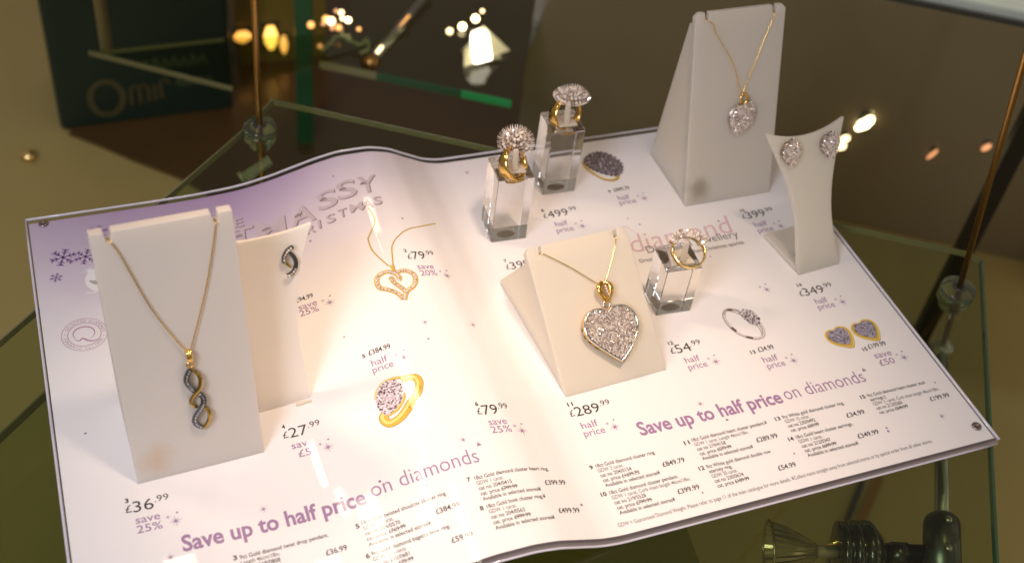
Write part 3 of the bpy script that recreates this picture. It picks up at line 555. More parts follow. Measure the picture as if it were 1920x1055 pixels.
FINE_CLUSTER= [(0.3341,0.1088),(0.3378,0.1090),(0.3411,0.1063),(0.3420,0.1009),(0.3398,0.0978),(0.3371,0.0978),(0.3346,0.1010),(0.3329,0.1055)]
STUD_HEARTS=[ [(0.3764,0.0843),(0.3735,0.0846),(0.3705,0.0830),(0.3693,0.0794),(0.3705,0.0761),(0.3739,0.0733),(0.3797,0.0711),(0.3827,0.0751),(0.3844,0.0803),(0.3834,0.0841),(0.3803,0.0856),(0.3777,0.0853)] , [(0.3927,0.0852),(0.3897,0.0855),(0.3867,0.0839),(0.3854,0.0803),(0.3866,0.0769),(0.3900,0.0741),(0.3959,0.0718),(0.3989,0.0759),(0.4007,0.0811),(0.3998,0.0849),(0.3967,0.0865),(0.3940,0.0862)] ]

for t_, p0, p1 in PRICES:
    w = p1[0] - p0[0]; wp, wd, wc = width('£') * .62, width(t_, 0), width('.99') * .56
    gap = .06; k = w / (wp + wd + wc + 2 * gap); sl = (p1[1] - p0[1]) / w * .5; cap = .0054; pb = PB()
    if t_ == '399' and p0[0] < .25: cap = .0052
    pb.text('£', (p0[0], p0[1] + .0003), wp * k, cap * .66, 0)
    pb.text(t_, (p0[0] + (wp + gap) * k, p0[1] - .0003), wd * k, cap, 0)
    pb.text('.99', (p0[0] + (wp + wd + 2 * gap) * k, p0[1] + cap * .48), wc * k, cap * .58, 0)
    put('price_print', pb, INK)
for t_, p0, p1 in SMALL_PRICES:
    pb = PB(); pb.text(t_, p0, p1[0] - p0[0], .0029, .012, slope=0); put('small_price_print', pb, INK)
for t_, p0 in NUMBERS:
    pb = PB(); pb.text(t_, p0, .0013 * len(t_) + .0002, .0021, .03); put('item_number_print', pb, INK)
for a, b_, p0, p1, q0, q1 in OFFERS:
    pb = PB(); pb.text(a, p0, p1[0] - p0[0], .0037, .006); pb.text(b_, q0, q1[0] - q0[0], .0037, .006); put('offer_print', pb, PUR)
for c in STAR_GROUPS:
    pb = PB(); pb.star(c, .0031); pb.star((c[0] - .0028, c[1] + .0027), .0014, rot=.3); pb.disc((c[0] + .0011, c[1] + .0040), .0005); put('star_print', pb, PUR)
for c in STARS:
    pb = PB(); pb.star(c, .0022, rot=.2); put('star_print', pb, PUR)
pb = PB()
for i, c in enumerate(DOTS): pb.disc(c, .0005 + .0001 * (i % 3))
put('dot_print', pb, PUR)
for t_, bd, p0, p1 in HEADLINES:
    pb = PB(); pb.text(t_, (p0[0], (p0[1] + p1[1]) / 2), p1[0] - p0[0], .0074 if bd else .0076,   .026 if bd else -.004, slope=0)
    if not bd: pb.poly([(p1[0] + .0012, p1[1] + .0062), (p1[0] + .0036, p1[1] + .0064), (p1[0] + .0022, p1[1] + .0086)])
    put('headline_print', pb, PUR)
for num, lines, pn_, p0, p1, pr, q0, q1 in LISTINGS:
    pb = PB(); pb.text(str(num), pn_, .0012 * len(str(num)) + .0004, .0021, .03)
    k = (p1[0] - p0[0]) / width(lines[0], .012); y_ = (p0[1] + p1[1]) / 2 - .0003
    for i, ln in enumerate(lines):
        thin = ln.startswith('GDW') or ln.startswith('Length'); bd = .002 if thin else .012
        w = width(ln, bd) * k * (.92 if thin else 1); pb.text(ln, (p0[0], y_), w, .0019, bd)
        if ln.startswith('cat. price'):
            off = width('cat. price £', bd) * k - .0012; pb.ribbon([(p0[0] + off, y_ + .0008), (p0[0] + w + .0002, y_ + .0011)], .0003, 1)
        y_ -= .00273
    pb.text(pr, q0, q1[0] - q0[0], .0025, .014); put('listing_print', pb, INK)
pb = PB(); pb.text('GDW = Guaranteed Diamond Weight. Please refer to page 11 of the main catalogue for more details. ¥Collect items straight away from selected stores or by special order from all other stores.', FOOTER[0], FOOTER[1][0] - FOOTER[0][0], .0020, .0, slope=.012); put('footnote_print', pb, GREY)
# embossed title
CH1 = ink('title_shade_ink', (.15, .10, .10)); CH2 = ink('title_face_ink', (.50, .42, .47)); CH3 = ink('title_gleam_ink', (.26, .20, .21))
def emboss(name, letters, cap, wd, sh):
    pb = PB()
    for ch, x, y, w in letters:
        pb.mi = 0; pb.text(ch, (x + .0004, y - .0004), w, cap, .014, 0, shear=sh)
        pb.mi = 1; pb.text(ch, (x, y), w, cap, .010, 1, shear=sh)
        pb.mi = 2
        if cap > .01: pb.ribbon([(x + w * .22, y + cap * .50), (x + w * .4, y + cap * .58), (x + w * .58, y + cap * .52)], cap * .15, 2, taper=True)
    put(name, pb, [CH1, CH2, CH3])
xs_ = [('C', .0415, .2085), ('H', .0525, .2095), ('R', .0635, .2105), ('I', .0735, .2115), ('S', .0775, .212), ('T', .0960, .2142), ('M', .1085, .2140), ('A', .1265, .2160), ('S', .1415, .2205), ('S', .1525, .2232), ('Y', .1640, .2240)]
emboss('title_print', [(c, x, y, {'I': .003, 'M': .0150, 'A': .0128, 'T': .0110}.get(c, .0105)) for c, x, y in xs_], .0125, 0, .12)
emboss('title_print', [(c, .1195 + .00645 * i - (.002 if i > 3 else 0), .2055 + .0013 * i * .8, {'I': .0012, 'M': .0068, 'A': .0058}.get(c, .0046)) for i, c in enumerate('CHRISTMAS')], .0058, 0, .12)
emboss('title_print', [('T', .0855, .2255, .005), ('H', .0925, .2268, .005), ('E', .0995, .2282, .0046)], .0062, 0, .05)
# big pink word and its captions
pb = PB(); pb.text('diamond', (.2975, .1618), .062, .0136, -.008, slope=.035, shear=.18); pb.ribbon([(.2955, .178), (.299, .182), (.303, .1815), (.3065, .1745)], .0005, 0, taper=True); put('script_print', pb, PINK)
pb = PB(); pb.text('Diamond jewellery', (.3058, .1598), .0555, .0052, -.008, 1); put('caption_print', pb, INK)
pb = PB(); pb.text('Dreaming of adding to their Christmas sparkle', (.2985, .1540), .063, .0027, 0, 1); put('caption_print', pb, GREY)
# round quality mark
MA = ink('mauve_ink', (.46, .25, .36)); pb = PB(); cx, cy = .0192, .1732
for r_, w in ((.0102, .0003), (.0074, .00035)): pb.ribbon([(cx + r_ * math.cos(6.2832 * k / 40), cy + r_ * math.sin(6.2832 * k / 40)) for k in range(40)], w, 0, 2, closed=True)
mark = 'SELECTED DIAMONDS • QUALITY DIAMONDS • '
for i, ch in enumerate(mark):
    a = 2.6 - 6.2832 * i / len(mark)
    vs, fs = glyphs(ch)
    if not vs: continue
    k = .0021; w_ = max(v[0] for v in vs) * .5
    pb.add([(cx + (.0080 + y * k) * math.cos(a) + (x - w_) * k * math.sin(a), cy + (.0080 + y * k) * math.sin(a) - (x - w_) * k * math.cos(a)) for x, y in vs], fs)
pb.ribbon([(cx + .0048 * math.cos(t_) - .0002, cy + .0006 + .0043 * math.sin(t_)) for t_ in [-2.2 - 6.2832 * k / 18 for k in range(16)]], .0008, 0, taper=True)
pb.ribbon([(cx - .0046, cy - .0024), (cx - .0028, cy - .0036), (cx - .001, cy - .0024), (cx + .0014, cy - .0044), (cx + .004, cy - .0050), (cx + .0056, cy - .0040)], .0009, 0, taper=True)
put('quality_mark_print', pb, MA)
# snowflake and bauble
pb = PB()
def flake(cx, cy, r):
    for k in range(6):
        a = math.pi / 3 * k + .2; d = Vector((math.cos(a), math.sin(a), 0)); e = Vector((-d.y, d.x, 0)); o = Vector((cx, cy, 0))
        pb.ribbon([(o)[:2], (o + d * r)[:2]], r * .16)
        for f_ in (.45, .75):
            for s_ in (-1, 1): pb.ribbon([(o + d * r * f_)[:2], (o + d * r * (f_ + .22) + e * s_ * r * .26)[:2]], r * .13)
flake(.0150, .2275, .0062); flake(.0255, .2255, .0055); flake(.0105, .2140, .0030); flake(.0330, .2420, .0050)
put('snowflake_print', pb, ink('violet_ink', (.33, .205, .40)))
pb = PB(); c = (.0325, .2078); pb.mi = 0; pb.disc(c, .0092, 0, 30); pb.star((.0262, .2150), .0052, 1, pts=12); pb.mi = 1; pb.ribbon([(.0252, .208), (.030, .2055), (.036, .2075)], .003, 1, taper=True); pb.mi = 0; pb.ribbon([(.0225, .2005), (.026, .1995), (.028, .2005)], .0008, 1, taper=True); put('bauble_print', pb, [WHITE, ink('silver_ink', (.42, .38, .36))])

# ---- printed pictures of jewellery
G1 = ink('gold_ink', (.60, .40, .045)); G2 = ink('pale_gold_ink', (.82, .64, .20)); G3 = ink('brown_gold_ink', (.34, .19, .02)); S1 = ink('stone_ink', (.55, .44, .50)); S2 = ink('dark_stone_ink', (.085, .06, .07)); S3 = ink('white_stone_ink', (.80, .74, .77)); V1 = ink('violet_stone_ink', (.31, .28, .36)); K1 = ink('silver_ring_ink', (.42, .35, .32)); K2 = ink('dark_silver_ink', (.09, .06, .05))
def inside(p, poly):
    c = False; n_ = len(poly)
    for i in range(n_):
        a, b_ = poly[i], poly[i - 1]
        if (a[1] > p[1]) != (b_[1] > p[1]) and p[0] < (b_[0] - a[0]) * (p[1] - a[1]) / (b_[1] - a[1]) + a[0]: c = not c
    return c
def smoothpoly(pts, n_=5): return [tuple(v[:2]) for v in crom([(a, b_, 0) for a, b_ in pts], n_, True)]
def speckle(pb, poly, step, mis, layer, r):
    xa, xb = min(p[0] for p in poly), max(p[0] for p in poly); ya, yb = min(p[1] for p in poly), max(p[1] for p in poly); row = 0; y_ = ya
    while y_ < yb:
        x_ = xa + (row % 2) * step / 2
        while x_ < xb:
            p = (x_ + random.uniform(-.25, .25) * step, y_ + random.uniform(-.25, .25) * step)
            if inside(p, poly):
                pb.mi = random.choice(mis); a = random.random() * 3; rr = r * random.uniform(.6, 1.15); n_ = random.choice((3, 4, 5))
                pb.add([(p[0] + rr * math.cos(a + 6.2832 * k / n_), p[1] + rr * math.sin(a + 6.2832 * k / n_)) for k in range(n_)], [tuple(range(n_))], layer)
            x_ += step
        y_ += step * .8; row += 1
pb = PB()
for ch in HEART_CHAINS: pb.mi = 0; pb.ribbon(ch, .00075, 0, 8); pb.mi = 2; pts = crom([(a, b_, 0) for a, b_ in ch], 10); [pb.disc(p[:2], .00022, 1, 5) for p in pts]
for st in HEART_STRANDS: pb.mi = 2; pb.ribbon(st, .0026, 0); pb.mi = 0; pb.ribbon(st, .0023, 1); pb.mi = 1; pb.ribbon([(x - .0005, y + .0004) for x, y in st], .0005, 2)
for st in HEART_STRANDS: pb.mi = 3; pb.ribbon(st, .0009, 3); pts = crom([(a, b_, 0) for a, b_ in st], 7); [(setattr(pb, 'mi', random.choice((4, 5, 4))), pb.disc((p[0] + random.uniform(-.0003, .0003), p[1] + random.uniform(-.0003, .0003)), .00032, 4, 5)) for p in pts]
pb.mi = 0; pb.poly(HEART_BAIL, 2); pb.mi = 2; pb.ribbon([HEART_BAIL[1], HEART_BAIL[2]], .0004, 3)
put('printed_pendant', pb, [G1, G2, G3, S1, S3, S2])
pb = PB()
for bnd, w in zip(TWIST_BANDS + [[(.1574, .0941), (.1560, .0908), (.1535, .0882), (.1505, .0858), (.1478, .0826)]], (.0013, .0034, .0038, .0014, .0032)): pb.mi = 2; pb.ribbon(bnd, w * 1.15, 0); pb.mi = 0; pb.ribbon(bnd, w, 1); pb.mi = 1; pb.ribbon([(x - w * .16, y + w * .12) for x, y in bnd], w * .35, 2)
tc_ = smoothpoly(TWIST_CLUSTER); pb.mi = 3; pb.poly(tc_, 3); speckle(pb, tc_, .0010, [3, 4, 5, 5, 4], 4, .0006)
put('printed_ring', pb, [G1, G2, G3, S1, S3, S2])
pb = PB(); pb.mi = 2; pb.ribbon(BROOCH_RIM, .0020, 0); pb.mi = 0; pb.ribbon([(x, y + .0004) for x, y in BROOCH_RIM], .0013, 1); pb.mi = 1; pb.ribbon([(x, y + .0007) for x, y in BROOCH_RIM[1:5]], .0005, 2)
br = smoothpoly(BROOCH); pb.mi = 5; pb.poly(br, 3); speckle(pb, br, .0019, [3, 6, 6, 4], 4, .00078)
for i in range(0, len(br), 2): pb.mi = 5; pb.disc((br[i][0], br[i][1]), .00085, 4, 5)
put('printed_cluster_ring', pb, [G1, G2, G3, ink('grey_stone_ink', (.19, .17, .175)), S1, S2, ink('blue_grey_stone_ink', (.30, .28, .29))])
pb = PB(); pb.mi = 1; pb.ribbon(FINE_BAND[0], .0017, 0); pb.mi = 0; pb.ribbon(FINE_BAND[0], .0014, 1); pb.mi = 4; pb.ribbon([(x + .0002, y + .0002) for x, y in FINE_BAND[0][3:]], .0005, 2)
for f_ in FINE_BAND[1:]: pb.mi = 1; pb.ribbon(f_, .0005, 2)
for f_ in FINE_DARK: pb.mi = 2; pb.ribbon(f_, .0013, 3)
fc = smoothpoly(FINE_CLUSTER); speckle(pb, fc, .00095, [3, 2, 4, 0, 2], 4, .00062)
put('printed_fine_ring', pb, [K1, K1, K2, S1, WHITE])
for hh in STUD_HEARTS:
    pb = PB(); H = smoothpoly(hh); cx_ = sum(p[0] for p in H) / len(H); cy_ = sum(p[1] for p in H) / len(H)
    pb.mi = 2; pb.poly([(x + .0003, y - .0006) for x, y in H], 0); pb.mi = 0; pb.poly(H, 1)
    pb.mi = 1; pb.ribbon(hh, .0005, 2, closed=True); inn = [(cx_ + (x - cx_) * .80, cy_ + (y - cy_) * .80 + .0002) for x, y in H]
    pb.mi = 3; pb.poly(inn, 3); speckle(pb, inn, .00085, [3, 4, 5, 3], 4, .00052)
    put('printed_heart_stud', pb, [G1, G2, G3, V1, ink('pale_violet_ink', (.50, .47, .54)), S2])

# ------------------------------------------------------------------ stands and what hangs on them
class Plate:
    def __init__(s, x, y, h, lean):
        s.u = Vector((math.cos(h), math.sin(h), 0)); s.n = Vector((-math.sin(h), math.cos(h), 0)); s.B = Vector((x, y, .0002))
        s.v = s.n * math.sin(lean) + Vector((0, 0, 1)) * math.cos(lean); s.N = s.u.cross(s.v)
    def __call__(s, u, v, w=0): return s.B + s.u * u + s.v * v + s.N * w
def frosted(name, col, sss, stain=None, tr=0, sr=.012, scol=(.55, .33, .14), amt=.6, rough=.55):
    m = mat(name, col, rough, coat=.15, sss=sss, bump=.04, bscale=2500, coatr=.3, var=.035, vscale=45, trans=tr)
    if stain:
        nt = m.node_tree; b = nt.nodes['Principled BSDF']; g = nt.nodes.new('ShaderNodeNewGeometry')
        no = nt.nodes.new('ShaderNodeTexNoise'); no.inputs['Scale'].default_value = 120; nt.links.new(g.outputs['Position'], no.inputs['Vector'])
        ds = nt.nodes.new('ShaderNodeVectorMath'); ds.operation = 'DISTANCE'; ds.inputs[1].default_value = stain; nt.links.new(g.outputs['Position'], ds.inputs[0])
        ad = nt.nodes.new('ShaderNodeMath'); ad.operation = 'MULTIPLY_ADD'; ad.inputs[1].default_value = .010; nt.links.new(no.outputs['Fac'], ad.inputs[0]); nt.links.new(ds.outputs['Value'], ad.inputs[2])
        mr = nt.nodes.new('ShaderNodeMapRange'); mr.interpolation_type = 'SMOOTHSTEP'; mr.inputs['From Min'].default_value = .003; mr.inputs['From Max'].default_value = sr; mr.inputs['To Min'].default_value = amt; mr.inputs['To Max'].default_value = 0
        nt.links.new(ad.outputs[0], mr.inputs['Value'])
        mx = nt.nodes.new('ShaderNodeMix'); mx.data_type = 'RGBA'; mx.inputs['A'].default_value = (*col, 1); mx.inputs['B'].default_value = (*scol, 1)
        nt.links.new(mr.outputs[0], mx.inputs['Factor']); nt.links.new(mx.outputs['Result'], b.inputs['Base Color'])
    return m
def pendant_stand(P, w, L_, foot, m, label, chamfer=0, th=.0042):
    t = thing('pendant_stand', label, 'display stand', P(0, 0), 'frosted pendant stands')
    h = w / 2; nd, nw, nu = .0042, .0030, h - .0083
    pts = [(-h, .0), (h, 0), (h, L_ - chamfer), (h - chamfer, L_), (nu + nw, L_), (nu + nw - .0006, L_ - nd), (nu + .0006, L_ - nd), (nu, L_), (-nu, L_), (-nu - .0006, L_ - nd), (-nu - nw + .0006, L_ - nd), (-nu - nw, L_), (-h + chamfer, L_), (-h, L_ - chamfer)]
    if chamfer == 0: pts = [p for i, p in enumerate(pts) if i not in (3, 13)]
    mb = MB(); mb.prism([P(u, v, 0) for u, v in pts], -P.N * th); obj('front_plate', mb, m, t, bevel=.0003)
    mb = MB(); e = .0003
    lo = P(-h + e, .0002, -th - .0001); lo.z = P.B.z
    a = P(-h + e, 0, -th - .0001); k = (P.B.z - a.z) / P.v.z; a = a + P.v * k
    top = P(-h + e, L_ - .0060, -th - .0001); bk = P.B + P.u * (-h + e) + P.n * foot
    mb.prism([a, top, P(-h + e, L_ - .0062, -th - .0030), bk + Vector((0, 0, .003)), bk], P.u * (w - 2 * e)); obj('back_wedge', mb, m, t, bevel=.0004)
    return t
def chain(t, pts, r=.00040, m='gold', step=.00085, lift=.0009):
    P_ = crom(pts, 40); out = [P_[0]]; acc = 0
    for a, b_ in zip(P_, P_[1:]):
        d = (b_ - a).length; acc += d
        if acc >= step / 2: out.append(b_); acc = 0
    rr = [r * (1.25 if i % 2 else .62) for i in range(len(out))]
    mb = MB(); mb.tube(out, rr, 6); return obj('chain', mb, M[m], t, True)
def bail(t, P, u, v, w, s, m='gold', name='bail'):
    mb = MB()
    for dx in (-.35, 0, .35):
        path = [P(u + dx * s * .8 * (1 - .45 * (1 - math.cos(a)) / 2), v - s * .5 + math.cos(a) * s * .9, w + math.sin(a) * s * .45) for a in [6.2832 * k / 20 for k in range(20)]]
        mb.tube(path, s * .26, 8, True)
    return obj(name, mb, M[m], t, True)
def ringlet(t, P, u, v, w, r, th, m='gold'):
    mb = MB(); mb.tube([P(u + math.cos(a) * r, v + math.sin(a) * r, w) for a in [6.2832 * k / 20 for k in range(20)]], th, 8, True); return obj('jump_ring', mb, M[m], t, True)

# left stand with the twist pendant
PL = Plate(.0576, .0830, .0415, .2885)
pendant_stand(PL, .0538, .1172, .046, frosted('frosted_grey_white_acrylic', (.70, .63, .56), .25, PL(-.0178, .0100), .15, .0155, (.62, .36, .16), .55), 'tall grey white frosted stand at left carrying the twist pendant', 0, .0055)
t = thing('pendant_necklace', 'gold necklace with long diamond twist drop on the left stand', 'necklace', PL(.0015, .059, .001))
nl, nr = -.0201, .0202
chain(t, [PL(nl, .1100, -.0105), PL(nl, .1132, -.003), PL(nl + .0003, .1132, .0004), PL(nl + .003, .1075, .0008), PL(-.009, .0812, .0009), PL(.0005, .0605, .0012), PL(.0020, .0588, .0016), PL(.0034, .0608, .0012), PL(.0125, .0858, .0009), PL(.0175, .1030, .0008), PL(nr - .0006, .1115, .0006), PL(nr, .1132, .0004), PL(nr, .1132, -.003), PL(nr, .1100, -.0105)], .00030)
bail(t, PL, .0020, .0588, .0018, .0026)
ringlet(t, PL, .0018, .0532, .0016, .0013, .00045)
def strand(mb, P, pts, w, th, off=0):
    C_ = crom([(a, b_, c) for a, b_, c in pts], 8); n_ = len(C_)
    vs = []
    for i, q in enumerate(C_):
        d = (C_[min(i + 1, n_ - 1)] - C_[max(i - 1, 0)]).normalized(); nn = Vector((-d.y, d.x, 0)); f_ = min(1, .55 + 1.6 * math.sin(math.pi * i / (n_ - 1)))
        for a, h in ((-.5, 0), (-.36, 1), (.36, 1), (.5, 0)):
            p = q + nn * a * w * f_; vs.append(P(p.x, p.y, p.z + h * th))
    fs = []
    for i in range(n_ - 1):
        for k in range(3): fs.append((4 * i + k, 4 * i + k + 1, 4 * i + 5 + k, 4 * i + 4 + k))
        fs.append((4 * i + 3, 4 * i, 4 * i + 4, 4 * i + 7))
    fs += [(0, 1, 2, 3), (4 * n_ - 1, 4 * n_ - 2, 4 * n_ - 3, 4 * n_ - 4)]
    mb.add(vs, fs); return C_
def pave_line(mb, P, C_, th, r):
    acc = 0; last = C_[0]
    for a, b_ in zip(C_, C_[1:]):
        acc += (b_ - a).length
        if acc > r * 1.9: mb.gem(P(b_.x, b_.y, b_.z + th), P.N, r, .75); acc = 0
# diamond strands (left-upper and S-shaped lower), gold strands
dl = [[(.0018, .0512, .0012), (.0003, .0492, .0016), (-.0006, .0466, .0018), (.0000, .0436, .0016), (.0014, .0408, .0010), (.0022, .0392, .0004)], [(.0030, .0400, .0016), (.0046, .0372, .0022), (.0047, .0346, .0024), (.0034, .0318, .0022), (.0014, .0292, .0018), (.0001, .0262, .0016), (.0008, .0236, .0014), (.0030, .0212, .0010)]]
gl = [[(.0020, .0510, .0010), (.0040, .0486, .0018), (.0048, .0460, .0022), (.0044, .0430, .0024), (.0030, .0402, .0022), (.0012, .0378, .0012), (.0000, .0356, .0008), (.0004, .0334, .0008), (.0020, .0318, .0006)], [(.0038, .0328, .0008), (.0056, .0306, .0016), (.0064, .0280, .0020), (.0058, .0250, .0018), (.0044, .0226, .0014), (.0030, .0210, .0010)]]
mb = MB(); gm = MB()
for s_ in dl: pave_line(gm, PL, strand(mb, PL, s_, .0025, .0008), .00045, .00055)
ob = obj('diamond_strand', mb, M['darkdiamond'], t); obj('pave_stones', gm, M['diamond'], ob)
mb = MB(); [strand(mb, PL, s_, .0019, .0008) for s_ in gl]; obj('gold_strand', mb, M['oldgold'], t, True)

# centre stand with the big heart
PC = Plate(.2522, .0801, .0625, .9452)
pendant_stand(PC, .0545, .0728, .0790, frosted('warm_frosted_acrylic', (.84, .74, .59), .35, tr=.25), 'low sloping cream frosted stand in the centre under the large heart', .002, .0045)
t = thing('heart_necklace', 'large diamond paved heart pendant on a gold chain, centre stand', 'necklace', PC(.006, .03, .002))
cm = 'goldlight'
chain(t, [PC(-.0203, .062, -.010), PC(-.0203, .0685, -.003), PC(-.0202, .0690, .0004), PC(-.0170, .0668, .0006), PC(-.0075, .0592, .0007), PC(.0030, .0492, .0010), PC(.0062, .0462, .0018), PC(.0085, .0490, .0010), PC(.0140, .0570, .0007), PC(.0190, .0655, .0006), PC(.0203, .0690, .0004), PC(.0203, .0685, -.003), PC(.0203, .062, -.010)], .00027, cm, .0011)
mb = MB(); ua, va = .0056, .0484
for sgn in (-1, 1):
    mb.tube(crom([PC(ua + sgn * .0004, va, .0030), PC(ua + sgn * .0030, va - .0022, .0036), PC(ua + sgn * .0024, va - .0060, .0034), PC(ua, va - .0092, .0026)], 6), [.0012 + .0003 * math.sin(i / 18 * 3.14) for i in range(19)], 10)
mb.tube(crom([PC(ua - .0004, va, .0030), PC(ua, va - .002, .0006), PC(ua, va - .006, .0006), PC(ua, va - .0092, .0024)], 5), .0009, 8)
obj('bail', mb, M['gold'], t, True)
gm = MB(); [gm.gem(PC(ua + .0003 * k, va - .0022 - .0013 * k, .0050 - .0002 * k), PC.N, .00055) for k in range(5)]; obj('bail_stones', gm, M['diamond'], t)
ringlet(t, PC, .0048, .0376, .0026, .0017, .0005, 'silver')
# heart outline in plate coordinates (turned a little)
hx = [(.0036, .0343), (.0004, .0364), (-.0040, .0369), (-.0078, .0350), (-.0107, .0303), (-.0106, .0250), (-.0077, .0204), (-.0022, .0147), (.0038, .0091), (.0080, .0122), (.0132, .0172), (.0168, .0222), (.0177, .0277), (.0160, .0328), (.0119, .0359), (.0070, .0363)]
# keep notch and tip sharp: two smooth halves
half = [crom([(a, b_, 0) for a, b_ in hx[0:9]], 6), crom([(a, b_, 0) for a, b_ in hx[8:] + hx[:1]], 6)]
H = [tuple(v[:2]) for v in half[0][:-1] + half[1][:-1]]
hc = (.0036, .0252)
def scl(k, dv=0): return [(hc[0] + (x - hc[0]) * k, hc[1] + (y - hc[1]) * k + dv) for x, y in H]
mb = MB(); n_ = len(H)
rings_ = [(.96, .0006), (.99, .0016), (1.0, .0044), (.98, .0051), (.935, .0051), (.915, .0041)]
vs = [PC(x, y, h) for k, h in rings_ for x, y in scl(k)]
fs = [(i * n_ + j, i * n_ + (j + 1) % n_, (i + 1) * n_ + (j + 1) % n_, (i + 1) * n_ + j) for i in range(len(rings_) - 1) for j in range(n_)]
mb.add(vs, fs); mb.add([PC(x, y, .0007) for x, y in scl(.96)], [tuple(range(n_))])
for i, p in enumerate(mb.f): mb.m[i] = 1 if (i // n_ >= 2 and i < n_ * 5) else 0
ob = obj('heart_frame', mb, [M['gold'], M['silver']], t, True)
mb = MB(); S9 = scl(.92); vs = [PC(hc[0], hc[1], .0050)] + [PC(x, y, .0041) for x, y in S9]; mb.add(vs, [(0, i + 1, (i + 1) % n_ + 1) for i in range(n_)])
obj('heart_plate', mb, M['setting'], t)
gm = MB(); st_ = .00090; row = 0; v_ = .006
while v_ < .040:
    u_ = -.012 + (row % 2) * st_ / 2
    while u_ < .022:
        if inside((u_, v_), scl(.905)):
            d = math.hypot(u_ - hc[0], v_ - hc[1]) / .016; gm.gem(PC(u_, v_, .0051 - .0010 * d * d), PC.N + PC.u * ((u_ - hc[0]) * 14) + PC.v * ((v_ - hc[1]) * 14), .00044, .9)
        u_ += st_
    v_ += st_ * .87; row += 1
obj('pave_stones', gm, M['diamond'], t)
mb = MB()      # gallery slots in the lower left wall, shade painted as flat dark patches
for k in (25, 29, 33, 37):
    pts = [scl(.999)[k + i] for i in range(3)]
    mb.add([PC(x, y, h) for h in (.0014, .0026) for x, y in pts], [(0, 1, 4, 3), (1, 2, 5, 4)])
obj('gallery_slot', mb, mat('slot_shadow', (.12, .06, .01), .5), ob)

# rear stand with the cone cluster
PR = Plate(.3696, .1897, .0036, .3328)
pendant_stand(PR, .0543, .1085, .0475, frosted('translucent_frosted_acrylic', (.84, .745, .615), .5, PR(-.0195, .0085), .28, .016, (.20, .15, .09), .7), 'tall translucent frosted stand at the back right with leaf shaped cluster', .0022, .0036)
t = thing('cluster_necklace', 'fine gold necklace with leaf shaped diamond cluster on the rear stand', 'necklace', PR(.004, .055, .001))
chain(t, [PR(-.0203, .096, -.010), PR(-.0203, .1043, -.003), PR(-.0203, .1044, .0004), PR(-.0165, .1015, .0006), PR(-.0150, .097, .0006), PR(-.0037, .0799, .0007), PR(.0022, .0642, .0010), PR(.0034, .0620, .0016), PR(.0048, .0645, .0010), PR(.0120, .0830, .0007), PR(.0185, .0995, .0006), PR(.0203, .1044, .0004), PR(.0203, .1043, -.003), PR(.0203, .096, -.010)], .00028)
mb = MB(); ua, va = .0042, .0626
for sgn in (-1, 1): mb.tube(crom([PR(ua, va, .0016), PR(ua + sgn * .0020, va - .0020, .0024), PR(ua + sgn * .0018, va - .0048, .0024), PR(ua, va - .0064, .0018)], 6), .0007, 8)
obj('bail', mb, M['gold'], t, True)
leaf = smoothpoly([(.0052, .0566), (.0005, .0555), (-.0028, .0520), (-.0036, .0482), (-.0020, .0436), (.0018, .0386), (.0030, .0384), (.0084, .0434), (.0116, .0490), (.0112, .0540), (.0085, .0572)], 4)
def cluster(t, P, poly, cen, hgt, base, r, step, mm='diamond'):
    mb = MB(); n2 = len(poly); mb.add([P(x, y, .0004) for x, y in poly] + [P(cen[0] + (x - cen[0]) * .86, cen[1] + (y - cen[1]) * .86, base) for x, y in poly], [(j, (j + 1) % n2, n2 + (j + 1) % n2, n2 + j) for j in range(n2)] + [tuple(range(n2, 2 * n2))])
    ob = obj('setting', mb, M['setting'], t)
    gm = MB(); cl = MB(); row = 0; xa, xb = min(p[0] for p in poly), max(p[0] for p in poly); ya, yb = min(p[1] for p in poly), max(p[1] for p in poly); R_ = max(xb - xa, yb - ya) / 2; v_ = ya
    while v_ <= yb:
        u_ = xa + (row % 2) * step / 2
        while u_ <= xb:
            if inside((u_, v_), poly):
                dx, dy = u_ - cen[0], v_ - cen[1]; d2 = (dx * dx + dy * dy) / (R_ * R_); h = base + hgt * (1 - d2)
                nn = P.N + (P.u * dx + P.v * dy) / R_ * .9; gm.gem(P(u_, v_, h), nn, r, .8)
                for k in range(2):
                    a = random.random() * 6.28; q = P(u_ + step * .5 * math.cos(a), v_ + step * .5 * math.sin(a), h); e = q + nn.normalized() * r * 1.5; cl.tube([q, e], [r * .38, r * .22], 5)
            u_ += step
        v_ += step * .87; row += 1
    obj('stones', gm, M[mm], ob); obj('claws', cl, M['diamond'], ob)
cluster(t, PR, leaf, (.0044, .0488), .0022, .0014, .00058, .00112)

